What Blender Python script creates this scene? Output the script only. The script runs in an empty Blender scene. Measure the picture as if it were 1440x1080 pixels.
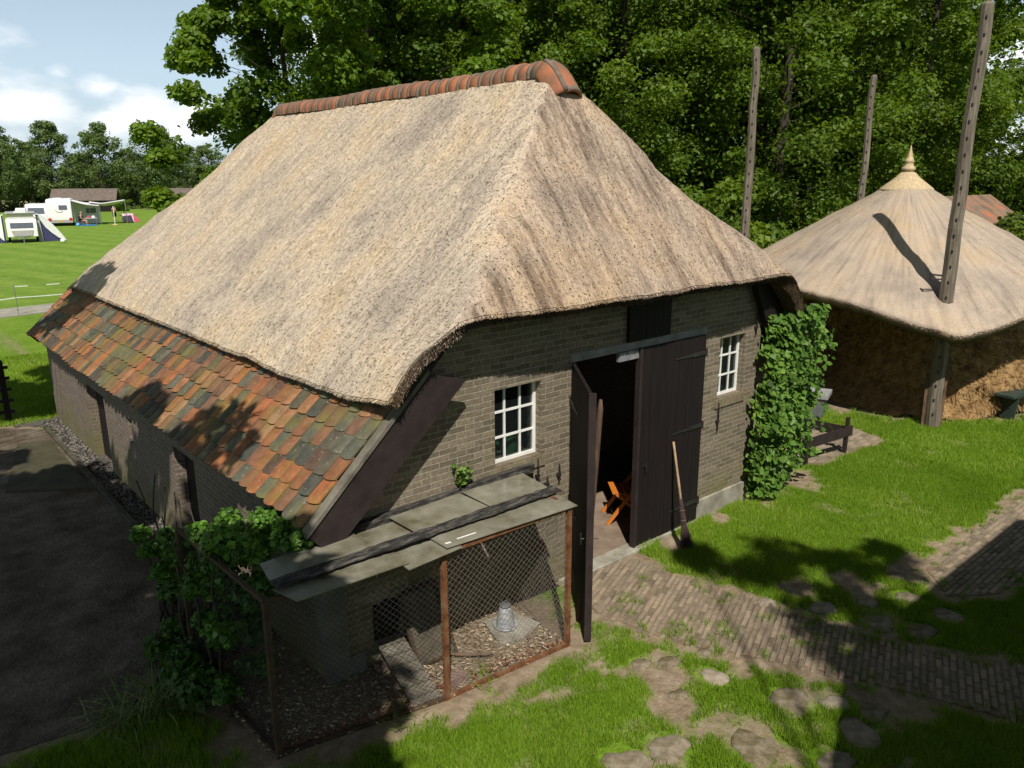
import bpy, math, random
import numpy as np
from mathutils import Vector, Matrix, Quaternion
R = math.radians
D = bpy.data
SC = bpy.context.scene
COL = SC.collection
random.seed(7)
RNG = np.random.default_rng(11)

# ------------------------------------------------------------------ camera, sky, sun, exposure
F, YAW, PIT, ROL = 1100.0, R(40.65), R(14.76), R(-0.3)
fwd = Vector((math.sin(YAW)*math.cos(PIT), math.cos(YAW)*math.cos(PIT), -math.sin(PIT)))
rgt = Vector((math.cos(YAW), -math.sin(YAW), 0)); upv = rgt.cross(fwd)
r2 = rgt*math.cos(ROL) + upv*math.sin(ROL); u2 = upv*math.cos(ROL) - rgt*math.sin(ROL)
cam_d = D.cameras.new('camera'); cam = D.objects.new('camera', cam_d); COL.objects.link(cam)
cam_d.sensor_width = 36; cam_d.lens = F/1440*36; cam_d.clip_start = .05; cam_d.clip_end = 4000
m = Matrix((r2, u2, -fwd)).transposed().to_4x4(); m.translation = (0, 0, 4.5)
cam.matrix_world = m
SC.camera = cam

SUN_AZ, SUN_EL = R(36.8), R(52)
sun_dir = Vector((math.sin(SUN_AZ)*math.cos(SUN_EL), math.cos(SUN_AZ)*math.cos(SUN_EL), -math.sin(SUN_EL)))
sd = D.lights.new('sun', 'SUN'); sun = D.objects.new('sun', sd); COL.objects.link(sun)
sd.energy = 4.6; sd.angle = R(.5); sd.color = (1, .95, .865)
sun.rotation_mode = 'QUATERNION'; sun.rotation_quaternion = sun_dir.to_track_quat('-Z', 'Y')
sun.location = (-8, -10, 20)

W = D.worlds.new('World'); SC.world = W; W.use_nodes = True
nt = W.node_tree; N = nt.nodes; L = nt.links
bg = N['Background']
sky = N.new('ShaderNodeTexSky'); sky.sky_type = 'NISHITA'; sky.sun_disc = False
sky.sun_elevation = SUN_EL; sky.sun_rotation = SUN_AZ + math.pi
sky.air_density = 1.0; sky.dust_density = 1.6; sky.ozone_density = 1.5
bg.inputs['Strength'].default_value = .05
SKY_CLOUD = 10.5
def wn(t, **k):
    n = N.new(t)
    for a, b in k.items(): setattr(n, a, b)
    return n
tc = wn('ShaderNodeTexCoord')
mp = wn('ShaderNodeMapping'); mp.inputs['Scale'].default_value = (1, 1, 2.2)
L.new(tc.outputs['Generated'], mp.inputs['Vector'])
n1 = wn('ShaderNodeTexNoise'); n1.inputs['Scale'].default_value = 16; n1.inputs['Detail'].default_value = 8; n1.inputs['Roughness'].default_value = .55
L.new(mp.outputs[0], n1.inputs['Vector'])
n2 = wn('ShaderNodeTexNoise'); n2.inputs['Scale'].default_value = 3.0; n2.inputs['Detail'].default_value = 5
L.new(mp.outputs[0], n2.inputs['Vector'])
def dirpx(px, py):
    v = r2*((px-720)/F) - u2*((py-540)/F) + fwd
    return v.normalized()
acc = None
for px, py, rad, st in ((205, 152, .05, 1), (262, 168, .05, .95), (140, 122, .03, .8), (170, 172, .05, .75), (20, 150, .075, .8), (80, 100, .025, .55), (420, 62, .05, .9), (60, 178, .05, .6), (268, 22, .03, .45), (330, 15, .03, .35), (1415, 190, .05, .8), (-120, 60, .12, .6), (1500, 90, .12, .9), (520, 20, .07, .7)):
    d = dirpx(px, py)
    sub = wn('ShaderNodeVectorMath', operation='SUBTRACT'); L.new(tc.outputs['Generated'], sub.inputs[0]); sub.inputs[1].default_value = d
    sc_ = wn('ShaderNodeVectorMath', operation='MULTIPLY'); L.new(sub.outputs[0], sc_.inputs[0]); sc_.inputs[1].default_value = (1, 1, 1.7)
    ln = wn('ShaderNodeVectorMath', operation='LENGTH'); L.new(sc_.outputs[0], ln.inputs[0])
    mr = wn('ShaderNodeMapRange'); L.new(ln.outputs['Value'], mr.inputs['Value'])
    mr.inputs['From Min'].default_value = 0; mr.inputs['From Max'].default_value = rad*1.7
    mr.inputs['To Min'].default_value = st; mr.inputs['To Max'].default_value = 0
    if acc is None: acc = mr.outputs[0]
    else:
        mx = wn('ShaderNodeMath', operation='MAXIMUM'); L.new(acc, mx.inputs[0]); L.new(mr.outputs[0], mx.inputs[1]); acc = mx.outputs[0]
# general faint cloud veil from the large noise
v0 = wn('ShaderNodeMapRange'); L.new(n2.outputs['Fac'], v0.inputs['Value'])
v0.inputs['From Min'].default_value = .45; v0.inputs['From Max'].default_value = .8; v0.inputs['To Max'].default_value = .22
mx = wn('ShaderNodeMath', operation='MAXIMUM'); L.new(acc, mx.inputs[0]); L.new(v0.outputs[0], mx.inputs[1])
ad = wn('ShaderNodeMath', operation='ADD'); L.new(mx.outputs[0], ad.inputs[0]); L.new(n1.outputs['Fac'], ad.inputs[1])
th = wn('ShaderNodeMapRange'); th.interpolation_type = 'SMOOTHSTEP'; L.new(ad.outputs[0], th.inputs['Value'])
th.inputs['From Min'].default_value = .82; th.inputs['From Max'].default_value = 1.45
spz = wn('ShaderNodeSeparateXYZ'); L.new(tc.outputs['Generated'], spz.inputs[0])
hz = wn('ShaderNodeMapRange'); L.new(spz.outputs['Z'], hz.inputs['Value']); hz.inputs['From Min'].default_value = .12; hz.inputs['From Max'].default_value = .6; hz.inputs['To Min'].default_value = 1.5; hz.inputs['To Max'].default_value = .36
mixc = wn('ShaderNodeMixRGB'); L.new(th.outputs[0], mixc.inputs['Fac'])
pale = wn('ShaderNodeMixRGB'); pale.inputs['Fac'].default_value = .55; pale.inputs['Color2'].default_value = (8.4, 10.5, 12.2, 1)
L.new(sky.outputs[0], pale.inputs['Color1'])
L.new(pale.outputs[0], mixc.inputs['Color1']); mixc.inputs['Color2'].default_value = (SKY_CLOUD*1.3, SKY_CLOUD*1.28, SKY_CLOUD*1.27, 1)
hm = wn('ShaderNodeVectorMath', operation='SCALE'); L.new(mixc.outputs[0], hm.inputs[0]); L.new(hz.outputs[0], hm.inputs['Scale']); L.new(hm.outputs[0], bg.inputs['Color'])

vs = SC.view_settings; vs.view_transform = 'Standard'; vs.look = 'None'; vs.exposure = 0.32; vs.gamma = 1; vs.use_curve_mapping = False
try: SC.cycles.use_denoising = True
except Exception: pass
SC.cycles.max_bounces = 6; SC.cycles.diffuse_bounces = 3; SC.cycles.transparent_max_bounces = 12

# ------------------------------------------------------------------ noise helpers (numpy)
def vnoise(p, seed=0):
    p = np.asarray(p, float); i = np.floor(p).astype(np.int64); f = p-i; f = f*f*(3-2*f)
    def h(a, b, c):
        n = (a*374761393 + b*668265263 + c*2147483647 + seed*974711) & 0x7fffffff
        n = ((n ^ (n >> 13))*1274126177) & 0x7fffffff
        return ((n ^ (n >> 16)) & 0xffff)/65535.0
    o = 0
    for a in (0, 1):
        for b in (0, 1):
            for c in (0, 1):
                w = (f[..., 0] if a else 1-f[..., 0])*(f[..., 1] if b else 1-f[..., 1])*(f[..., 2] if c else 1-f[..., 2])
                o = o + w*h(i[..., 0]+a, i[..., 1]+b, i[..., 2]+c)
    return o
def fbm(p, oct=4, seed=0):
    p = np.asarray(p, float); s = 0; a = .5; t = 0
    for k in range(oct):
        s = s + a*vnoise(p*2**k, seed+k); t += a; a *= .5
    return s/t

# ------------------------------------------------------------------ materials
def new_mat(name):
    mt = D.materials.new(name); mt.use_nodes = True
    return mt, mt.node_tree.nodes, mt.node_tree.links, mt.node_tree.nodes['Principled BSDF']
def ramp(n, l, src, stops):
    r = n.new('ShaderNodeValToRGB'); l.new(src, r.inputs[0])
    e = r.color_ramp.elements
    while len(e) < len(stops): e.new(.5)
    for q, (p, c) in zip(e, stops): q.position = p; q.color = (*c, 1)
    return r.outputs['Color']
def nmat(name, stops, scale=5, stretch=(1, 1, 1), detail=6, bump=0, bscale=None, bdist=.01, rough=.85, tint=0, spec=.25, metal=0, rough2=.6):
    """noise-coloured material; with tint the 'tint' attribute of each piece shifts the noise value"""
    mt, n, l, b = new_mat(name)
    t = n.new('ShaderNodeTexCoord'); mpn = n.new('ShaderNodeMapping'); mpn.inputs['Scale'].default_value = stretch
    l.new(t.outputs['Object'], mpn.inputs['Vector'])
    no = n.new('ShaderNodeTexNoise'); no.inputs['Scale'].default_value = scale; no.inputs['Detail'].default_value = detail; no.inputs['Roughness'].default_value = rough2
    l.new(mpn.outputs[0], no.inputs['Vector'])
    src = no.outputs['Fac']
    if tint:
        at = n.new('ShaderNodeAttribute'); at.attribute_name = 'tint'
        mm = n.new('ShaderNodeMath'); mm.operation = 'MULTIPLY_ADD'; l.new(at.outputs['Fac'], mm.inputs[0]); mm.inputs[1].default_value = tint
        sb = n.new('ShaderNodeMath'); sb.operation = 'SUBTRACT'; l.new(src, sb.inputs[0]); sb.inputs[1].default_value = tint*.5
        l.new(sb.outputs[0], mm.inputs[2]); src = mm.outputs[0]
    l.new(ramp(n, l, src, stops), b.inputs['Base Color'])
    b.inputs['Roughness'].default_value = rough; b.inputs['Specular IOR Level'].default_value = spec; b.inputs['Metallic'].default_value = metal
    if bump:
        nb = n.new('ShaderNodeTexNoise'); nb.inputs['Scale'].default_value = bscale or scale*6; nb.inputs['Detail'].default_value = 5
        l.new(mpn.outputs[0], nb.inputs['Vector'])
        bp = n.new('ShaderNodeBump'); bp.inputs['Strength'].default_value = bump; bp.inputs['Distance'].default_value = bdist
        l.new(nb.outputs['Fac'], bp.inputs['Height']); l.new(bp.outputs[0], b.inputs['Normal'])
    return mt
def pmat(name, c, rough=.6, spec=.4, metal=0):
    c = tuple(c)
    return nmat(name, [(.3, tuple(x*.88 for x in c)), (.7, tuple(min(1, x*1.08) for x in c))], scale=7, rough=rough, spec=spec, metal=metal)
def leafmat(name, dark, mid, light, trans=.35, rough=.5):
    mt, n, l, b = new_mat(name)
    at = n.new('ShaderNodeAttribute'); at.attribute_name = 'tint'
    c = ramp(n, l, at.outputs['Fac'], [(0, dark), (.5, mid), (1, light)])
    l.new(c, b.inputs['Base Color']); b.inputs['Roughness'].default_value = rough; b.inputs['Specular IOR Level'].default_value = .3
    tr = n.new('ShaderNodeBsdfTranslucent')
    mc = n.new('ShaderNodeMixRGB'); mc.blend_type = 'MULTIPLY'; mc.inputs['Fac'].default_value = 1; mc.inputs['Color2'].default_value = (1.5, 1.4, .45, 1)
    l.new(c, mc.inputs['Color1']); l.new(mc.outputs[0], tr.inputs['Color'])
    ms = n.new('ShaderNodeMixShader'); ms.inputs['Fac'].default_value = trans
    l.new(b.outputs[0], ms.inputs[1]); l.new(tr.outputs[0], ms.inputs[2]); l.new(ms.outputs[0], n['Material Output'].inputs['Surface'])
    return mt
def brickmat(name, c1, c2, mortar, algae=.5, bw=.215, bh=.062, axes='wall'):
    mt, n, l, b = new_mat(name)
    t = n.new('ShaderNodeTexCoord'); sp = n.new('ShaderNodeSeparateXYZ'); l.new(t.outputs['Object'], sp.inputs[0])
    ad = n.new('ShaderNodeMath'); ad.operation = 'ADD'; l.new(sp.outputs['X'], ad.inputs[0]); l.new(sp.outputs['Y'], ad.inputs[1])
    cb = n.new('ShaderNodeCombineXYZ'); l.new(ad.outputs[0], cb.inputs['X']); l.new(sp.outputs['Z'], cb.inputs['Y'])
    # a little wobble so that courses are hand laid
    nw = n.new('ShaderNodeTexNoise'); nw.inputs['Scale'].default_value = 2.2; nw.inputs['Detail'].default_value = 3; l.new(t.outputs['Object'], nw.inputs['Vector'])
    wv = n.new('ShaderNodeVectorMath'); wv.operation = 'MULTIPLY_ADD'; l.new(nw.outputs['Color'], wv.inputs[0]); wv.inputs[1].default_value = (.02, .022, 0); l.new(cb.outputs[0], wv.inputs[2])
    br = n.new('ShaderNodeTexBrick'); br.offset = .5; br.inputs['Scale'].default_value = 1; br.inputs['Mortar Size'].default_value = .0062; br.inputs['Mortar Smooth'].default_value = .35
    br.inputs['Brick Width'].default_value = bw; br.inputs['Row Height'].default_value = bh; br.inputs['Bias'].default_value = 0
    br.inputs['Color1'].default_value = (*c1, 1); br.inputs['Color2'].default_value = (*c2, 1); br.inputs['Mortar'].default_value = (*mortar, 1)
    l.new(wv.outputs[0], br.inputs['Vector'])
    ng = n.new('ShaderNodeTexNoise'); ng.inputs['Scale'].default_value = 26; ng.inputs['Detail'].default_value = 6; l.new(t.outputs['Object'], ng.inputs['Vector'])
    g = ramp(n, l, ng.outputs['Fac'], [(.25, (.62, .62, .62)), (.7, (1.12, 1.1, 1.06))])
    m1 = n.new('ShaderNodeMixRGB'); m1.blend_type = 'MULTIPLY'; m1.inputs['Fac'].default_value = 1; l.new(br.outputs['Color'], m1.inputs['Color1']); l.new(g, m1.inputs['Color2'])
    na = n.new('ShaderNodeTexNoise'); na.inputs['Scale'].default_value = 1.7; na.inputs['Detail'].default_value = 7; na.inputs['Roughness'].default_value = .65; l.new(t.outputs['Object'], na.inputs['Vector'])
    # green algae hugs the ground
    zr = n.new('ShaderNodeMapRange'); l.new(sp.outputs['Z'], zr.inputs['Value']); zr.inputs['From Min'].default_value = 0; zr.inputs['From Max'].default_value = .9; zr.inputs['To Min'].default_value = .3; zr.inputs['To Max'].default_value = 0
    az = n.new('ShaderNodeMath'); l.new(na.outputs['Fac'], az.inputs[0]); l.new(zr.outputs[0], az.inputs[1])
    fa = n.new('ShaderNodeMapRange'); l.new(az.outputs[0], fa.inputs['Value']); fa.inputs['From Min'].default_value = .55; fa.inputs['From Max'].default_value = .85; fa.inputs['To Max'].default_value = algae
    m2 = n.new('ShaderNodeMixRGB'); l.new(fa.outputs[0], m2.inputs['Fac']); l.new(m1.outputs[0], m2.inputs['Color1']); m2.inputs['Color2'].default_value = (.13, .125, .035, 1)
    l.new(m2.outputs[0], b.inputs['Base Color']); b.inputs['Roughness'].default_value = .9; b.inputs['Specular IOR Level'].default_value = .2
    iv = n.new('ShaderNodeMath'); iv.operation = 'MULTIPLY_ADD'; l.new(br.outputs['Fac'], iv.inputs[0]); iv.inputs[1].default_value = -1; l.new(ng.outputs['Fac'], iv.inputs[2])
    bp = n.new('ShaderNodeBump'); bp.inputs['Strength'].default_value = .7; bp.inputs['Distance'].default_value = .008
    l.new(iv.outputs[0], bp.inputs['Height']); l.new(bp.outputs[0], b.inputs['Normal'])
    return mt
def thatchmat(name, radial=False):
    """weathered reed: streaks run down the slope, the fine stubble carries its own tint"""
    mt, n, l, b = new_mat(name)
    t = n.new('ShaderNodeTexCoord'); ge = n.new('ShaderNodeNewGeometry')
    def nz(vec, scale, stretch, det, ro=.6):
        mpn = n.new('ShaderNodeMapping'); mpn.inputs['Scale'].default_value = stretch; l.new(vec, mpn.inputs['Vector'])
        o = n.new('ShaderNodeTexNoise'); o.inputs['Scale'].default_value = scale; o.inputs['Detail'].default_value = det; o.inputs['Roughness'].default_value = ro
        l.new(mpn.outputs[0], o.inputs['Vector']); return o.outputs['Fac']
    if radial:
        at0 = n.new('ShaderNodeAttribute'); at0.attribute_name = 'flow'; vec = at0.outputs['Vector']
        streak = nz(vec, 1.0, (5.5, .7, 0), 6); fine = nz(vec, 1.0, (60, 24, 0), 4, .75)
    else:
        a1 = nz(t.outputs['Object'], 1, (1.3, 9, 1.3), 8, .7); b1 = nz(t.outputs['Object'], 1, (9, 1.3, 1.3), 8, .7)
        a2 = nz(t.outputs['Object'], 1, (15, 34, 15), 5, .85); b2 = nz(t.outputs['Object'], 1, (34, 15, 15), 5, .85)
        sp = n.new('ShaderNodeSeparateXYZ'); l.new(ge.outputs['True Normal'], sp.inputs[0])
        ab = n.new('ShaderNodeMath'); ab.operation = 'ABSOLUTE'; l.new(sp.outputs['Y'], ab.inputs[0])
        mr = n.new('ShaderNodeMapRange'); l.new(ab.outputs[0], mr.inputs['Value']); mr.inputs['From Min'].default_value = .28; mr.inputs['From Max'].default_value = .66
        def mixf(x, y):
            mm = n.new('ShaderNodeMixRGB'); l.new(mr.outputs[0], mm.inputs['Fac']); l.new(x, mm.inputs['Color1']); l.new(y, mm.inputs['Color2']); return mm.outputs[0]
        streak = mixf(a1, b1); fine = mixf(a2, b2)
    big = nz(t.outputs['Object'], .9, (1, 1, 1), 5)
    at = n.new('ShaderNodeAttribute'); at.attribute_name = 'tint'
    col = ramp(n, l, streak, [(.28, (.295, .243, .197)), (.40, (.45, .38, .306)), (.56, (.55, .468, .376)), (.74, (.60, .50, .37))])
    gk = .86 if radial else 1
    pat = ramp(n, l, big, [(.32, (.74*gk, .74*gk, .77*gk)), (.5, (gk, gk*.98, gk*.96)), (.68, (1.08*gk, .99*gk, .84*gk))])
    m1 = n.new('ShaderNodeMixRGB'); m1.blend_type = 'MULTIPLY'; m1.inputs['Fac'].default_value = 1; l.new(col, m1.inputs['Color1']); l.new(pat, m1.inputs['Color2'])
    fi = ramp(n, l, fine, [(.3, (.68, .66, .65)), (.5, (.93, .9, .89)), (.7, (1.1, 1.08, 1.06))] if radial else [(.32, (.40, .37, .345)), (.46, (.88, .86, .84)), (.56, (1.06, 1.05, 1.03)), (.68, (1.34, 1.34, 1.3))])
    src_ = m1.outputs[0]
    if not radial:   # the rain-beaten hip ends have weathered greyer, with dark drip streaks
        dk = ramp(n, l, nz(t.outputs['Object'], 1, (4.2, .5, .5), 7, .7), [(.38, (.36, .32, .31)), (.47, (.72, .67, .655)), (.60, (.90, .85, .82))])
        mh_ = n.new('ShaderNodeMixRGB'); mh_.blend_type = 'MULTIPLY'; l.new(mr.outputs[0], mh_.inputs['Fac']); l.new(src_, mh_.inputs['Color1']); l.new(dk, mh_.inputs['Color2']); src_ = mh_.outputs[0]
    m2 = n.new('ShaderNodeMixRGB'); m2.blend_type = 'MULTIPLY'; m2.inputs['Fac'].default_value = 1; l.new(src_, m2.inputs['Color1']); l.new(fi, m2.inputs['Color2'])
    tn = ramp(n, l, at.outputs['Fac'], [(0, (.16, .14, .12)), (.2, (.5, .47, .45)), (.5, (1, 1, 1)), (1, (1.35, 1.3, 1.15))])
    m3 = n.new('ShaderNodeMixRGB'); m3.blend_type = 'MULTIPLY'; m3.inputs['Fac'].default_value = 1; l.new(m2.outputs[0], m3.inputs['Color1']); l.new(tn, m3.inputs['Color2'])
    l.new(m3.outputs[0], b.inputs['Base Color']); b.inputs['Roughness'].default_value = .9; b.inputs['Specular IOR Level'].default_value = .15
    bp = n.new('ShaderNodeBump'); bp.inputs['Strength'].default_value = .8; bp.inputs['Distance'].default_value = .02
    l.new(fine, bp.inputs['Height']); l.new(bp.outputs[0], b.inputs['Normal'])
    return mt
def glassmat(name, c=(.02, .025, .025), a=.25):
    mt, n, l, b = new_mat(name)
    b.inputs['Base Color'].default_value = (*c, 1); b.inputs['Roughness'].default_value = .06
    tr = n.new('ShaderNodeBsdfTransparent'); tr.inputs['Color'].default_value = (.8, .85, .82, 1)
    no = n.new('ShaderNodeTexNoise'); no.inputs['Scale'].default_value = 30
    mrr = n.new('ShaderNodeMapRange'); l.new(no.outputs['Fac'], mrr.inputs['Value']); mrr.inputs['To Min'].default_value = a; mrr.inputs['To Max'].default_value = a+.12
    ms = n.new('ShaderNodeMixShader'); l.new(mrr.outputs[0], ms.inputs['Fac'])
    l.new(tr.outputs[0], ms.inputs[1]); l.new(b.outputs[0], ms.inputs[2]); l.new(ms.outputs[0], n['Material Output'].inputs['Surface'])
    return mt

M = {}
M['brick'] = brickmat('old_brick', (.145, .12, .086), (.24, .20, .145), (.32, .285, .225))
M['brick_side'] = brickmat('side_brick', (.15, .115, .095), (.2, .15, .12), (.26, .23, .19), .7)
M['brick_red'] = brickmat('red_brick', (.25, .1, .06), (.3, .14, .09), (.3, .27, .22), .2)
M['thatch'] = thatchmat('reed_thatch'); M['thatch_radial'] = thatchmat('reed_thatch_round', True)
M['thatch_under'] = nmat('reed_underside', [(.3, (.05, .038, .025)), (.7, (.12, .09, .06))], scale=40, bump=.6, bscale=90)
M['black_wood'] = nmat('tarred_wood', [(.3, (.009, .006, .006)), (.7, (.017, .012, .012))], scale=3, stretch=(6, 6, .5), bump=.35, bscale=18, rough=.7, spec=.2)
M['brown_wood'] = nmat('brown_board', [(.3, (.02, .0135, .013)), (.7, (.036, .025, .023))], scale=4, stretch=(2, 2, 2), bump=.3, bscale=30, rough=.7)
M['grey_wood'] = nmat('weathered_wood', [(.25, (.07, .055, .04)), (.5, (.15, .125, .095)), (.75, (.27, .235, .185))], scale=3, stretch=(9, 9, .7), bump=.7, bscale=16, bdist=.015)
M['grey_wood_flat'] = nmat('weathered_board', [(.25, (.07, .06, .048)), (.5, (.13, .115, .09)), (.75, (.2, .18, .145))], scale=6, bump=.5, bscale=30)
M['bark'] = nmat('rotting_bark_plank', [(.34, (.016, .014, .013)), (.5, (.045, .041, .037)), (.62, (.12, .11, .095)), (.75, (.2, .19, .165))], scale=4.5, stretch=(1.4, 7, 5), bump=1, bscale=22, bdist=.02)
M['iron'] = nmat('black_iron', [(.3, (.012, .011, .011)), (.7, (.03, .026, .024))], scale=12, rough=.5, spec=.5, bump=.2)
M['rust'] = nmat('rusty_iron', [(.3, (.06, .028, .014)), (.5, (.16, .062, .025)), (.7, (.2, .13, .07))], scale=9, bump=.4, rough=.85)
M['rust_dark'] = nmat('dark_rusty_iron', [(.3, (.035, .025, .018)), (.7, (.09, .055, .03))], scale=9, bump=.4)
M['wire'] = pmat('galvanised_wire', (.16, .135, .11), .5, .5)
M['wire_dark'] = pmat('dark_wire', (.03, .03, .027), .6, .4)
M['white'] = pmat('white_paint', (.78, .77, .74), .45)
M['glass'] = glassmat('window_glass')
M['lintel'] = nmat('grey_painted_lintel', [(.3, (.16, .16, .155)), (.7, (.3, .3, .29))], scale=6, bump=.2)
M['concrete'] = nmat('old_concrete', [(.28, (.15, .14, .10)), (.5, (.27, .25, .20)), (.72, (.38, .355, .30))], scale=4, bump=.5, bscale=45, detail=8)
M['render'] = nmat('cracked_render', [(.3, (.1, .095, .08)), (.7, (.2, .19, .165))], scale=3, bump=.3)
M['tile'] = None
M['terracotta'] = nmat('terracotta_ridge', [(.28, (.10, .085, .068)), (.42, (.2, .1, .06)), (.55, (.30, .115, .06)), (.75, (.36, .15, .08))], scale=3.2, tint=.3, bump=.3, bscale=40)
M['mortar'] = nmat('lichen_mortar', [(.3, (.11, .085, .065)), (.7, (.20, .155, .12))], scale=12, bump=.6)
M['pane'] = nmat('dirty_roof_pane', [(.28, (.075, .066, .036)), (.45, (.16, .148, .105)), (.6, (.215, .205, .16)), (.75, (.29, .28, .235))], scale=3.4, bump=.06, rough=.22, spec=.6, detail=8)
M['straw'] = nmat('hay', [(.25, (.11, .06, .022)), (.5, (.27, .16, .065)), (.75, (.44, .29, .13))], scale=6, bump=1, bscale=55, bdist=.03, tint=.6)
M['orange_wood'] = pmat('orange_varnished_wood', (.5, .16, .025), .35)
M['green_paint'] = nmat('dark_green_paint', [(.3, (.02, .035, .028)), (.7, (.04, .062, .05))], scale=6, rough=.5)
M['zinc'] = nmat('galvanised_zinc', [(.3, (.3, .31, .32)), (.7, (.52, .53, .54))], scale=14, rough=.5, metal=.3)
M['grey_plastic'] = nmat('grey_board', [(.3, (.10, .105, .11)), (.7, (.18, .185, .19))], scale=6, rough=.5)
M['asphalt'] = nmat('old_asphalt', [(.32, (.03, .019, .007)), (.45, (.075, .055, .034)), (.55, (.12, .095, .068)), (.70, (.21, .17, .12))], scale=1.5, detail=14, bump=1, bscale=30, bdist=.03, rough2=.72)
M['gravel'] = nmat('grey_gravel', [(.3, (.03, .026, .02)), (.5, (.09, .078, .066)), (.75, (.19, .17, .15))], scale=26, detail=3, bump=1, bscale=40, bdist=.03, tint=1.0)
M['stone'] = nmat('flagstone', [(.3, (.11, .09, .045)), (.5, (.22, .18, .13)), (.72, (.34, .285, .22))], scale=9, detail=9, bump=.6, bscale=40, tint=.3)
M['paver'] = nmat('brick_paver', [(.2, (.13, .108, .072)), (.45, (.205, .165, .118)), (.65, (.25, .20, .142)), (.9, (.33, .25, .17))], scale=7, detail=7, bump=.5, bscale=50, tint=.5)
M['bark_trunk'] = nmat('tree_bark', [(.3, (.02, .016, .012)), (.7, (.065, .052, .038))], scale=5, stretch=(3, 3, .7), bump=.8, bscale=25)
M['soil'] = nmat('trodden_soil', [(.3, (.12, .082, .05)), (.7, (.26, .19, .13))], scale=5, bump=.6)
M['leaf_wood'] = leafmat('wood_leaf', (.05, .085, .010), (.112, .188, .018), (.20, .28, .034), .5)
M['leaf_maple'] = leafmat('maple_leaf', (.05, .09, .010), (.115, .20, .017), (.22, .32, .034), .5)
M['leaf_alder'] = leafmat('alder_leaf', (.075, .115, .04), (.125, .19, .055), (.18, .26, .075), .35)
M['leaf_vine'] = leafmat('vine_leaf', (.032, .07, .010), (.09, .185, .022), (.19, .31, .055), .34)
M['leaf_ivy'] = leafmat('ivy_leaf', (.03, .075, .012), (.075, .17, .022), (.17, .32, .045), .35, .4)
M['grass'] = leafmat('grass_blade', (.10, .18, .012), (.165, .285, .016), (.27, .37, .05), .3)
M['reedgrass'] = leafmat('sedge_blade', (.07, .12, .03), (.15, .21, .06), (.42, .36, .13), .3)

def tilemat():
    mt, n, l, b = new_mat('clay_roof_tile')
    at = n.new('ShaderNodeAttribute'); at.attribute_name = 'tint'
    t = n.new('ShaderNodeTexCoord')
    c = ramp(n, l, at.outputs['Fac'], [(0, (.045, .046, .042)), (.2, (.11, .108, .078)), (.3, (.07, .048, .036)), (.46, (.165, .09, .055)), (.62, (.20, .088, .042)), (.8, (.30, .108, .044)), (1, (.25, .145, .078))])
    n[c.node.name].color_ramp.interpolation = 'LINEAR'
    no = n.new('ShaderNodeTexNoise'); no.inputs['Scale'].default_value = 9; no.inputs['Detail'].default_value = 8; no.inputs['Roughness'].default_value = .65; l.new(t.outputs['Object'], no.inputs['Vector'])
    g = ramp(n, l, no.outputs['Fac'], [(.3, (.6, .58, .55)), (.6, (1.1, 1.08, 1.05))])
    m1 = n.new('ShaderNodeMixRGB'); m1.blend_type = 'MULTIPLY'; m1.inputs['Fac'].default_value = 1; l.new(c, m1.inputs['Color1']); l.new(g, m1.inputs['Color2'])
    nm = n.new('ShaderNodeTexNoise'); nm.inputs['Scale'].default_value = 2.1; nm.inputs['Detail'].default_value = 9; nm.inputs['Roughness'].default_value = .7; l.new(t.outputs['Object'], nm.inputs['Vector'])
    f = n.new('ShaderNodeMapRange'); l.new(nm.outputs['Fac'], f.inputs['Value']); f.inputs['From Min'].default_value = .47; f.inputs['From Max'].default_value = .66; f.inputs['To Max'].default_value = .72
    m2 = n.new('ShaderNodeMixRGB'); l.new(f.outputs[0], m2.inputs['Fac']); l.new(m1.outputs[0], m2.inputs['Color1']); m2.inputs['Color2'].default_value = (.14, .125, .028, 1)
    vl = n.new('ShaderNodeTexVoronoi'); vl.inputs['Scale'].default_value = 16; l.new(t.outputs['Object'], vl.inputs['Vector'])
    fl = n.new('ShaderNodeMapRange'); l.new(vl.outputs['Distance'], fl.inputs['Value']); fl.inputs['From Min'].default_value = .1; fl.inputs['From Max'].default_value = .17; fl.inputs['To Min'].default_value = .4; fl.inputs['To Max'].default_value = 0
    m3 = n.new('ShaderNodeMixRGB'); l.new(fl.outputs[0], m3.inputs['Fac']); l.new(m2.outputs[0], m3.inputs['Color1']); m3.inputs['Color2'].default_value = (.32, .31, .25, 1)
    l.new(m3.outputs[0], b.inputs['Base Color']); b.inputs['Roughness'].default_value = .8; b.inputs['Specular IOR Level'].default_value = .25
    bp = n.new('ShaderNodeBump'); bp.inputs['Strength'].default_value = .4; bp.inputs['Distance'].default_value = .008; l.new(no.outputs['Fac'], bp.inputs['Height']); l.new(bp.outputs[0], b.inputs['Normal'])
    return mt
M['tile'] = tilemat()

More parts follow.
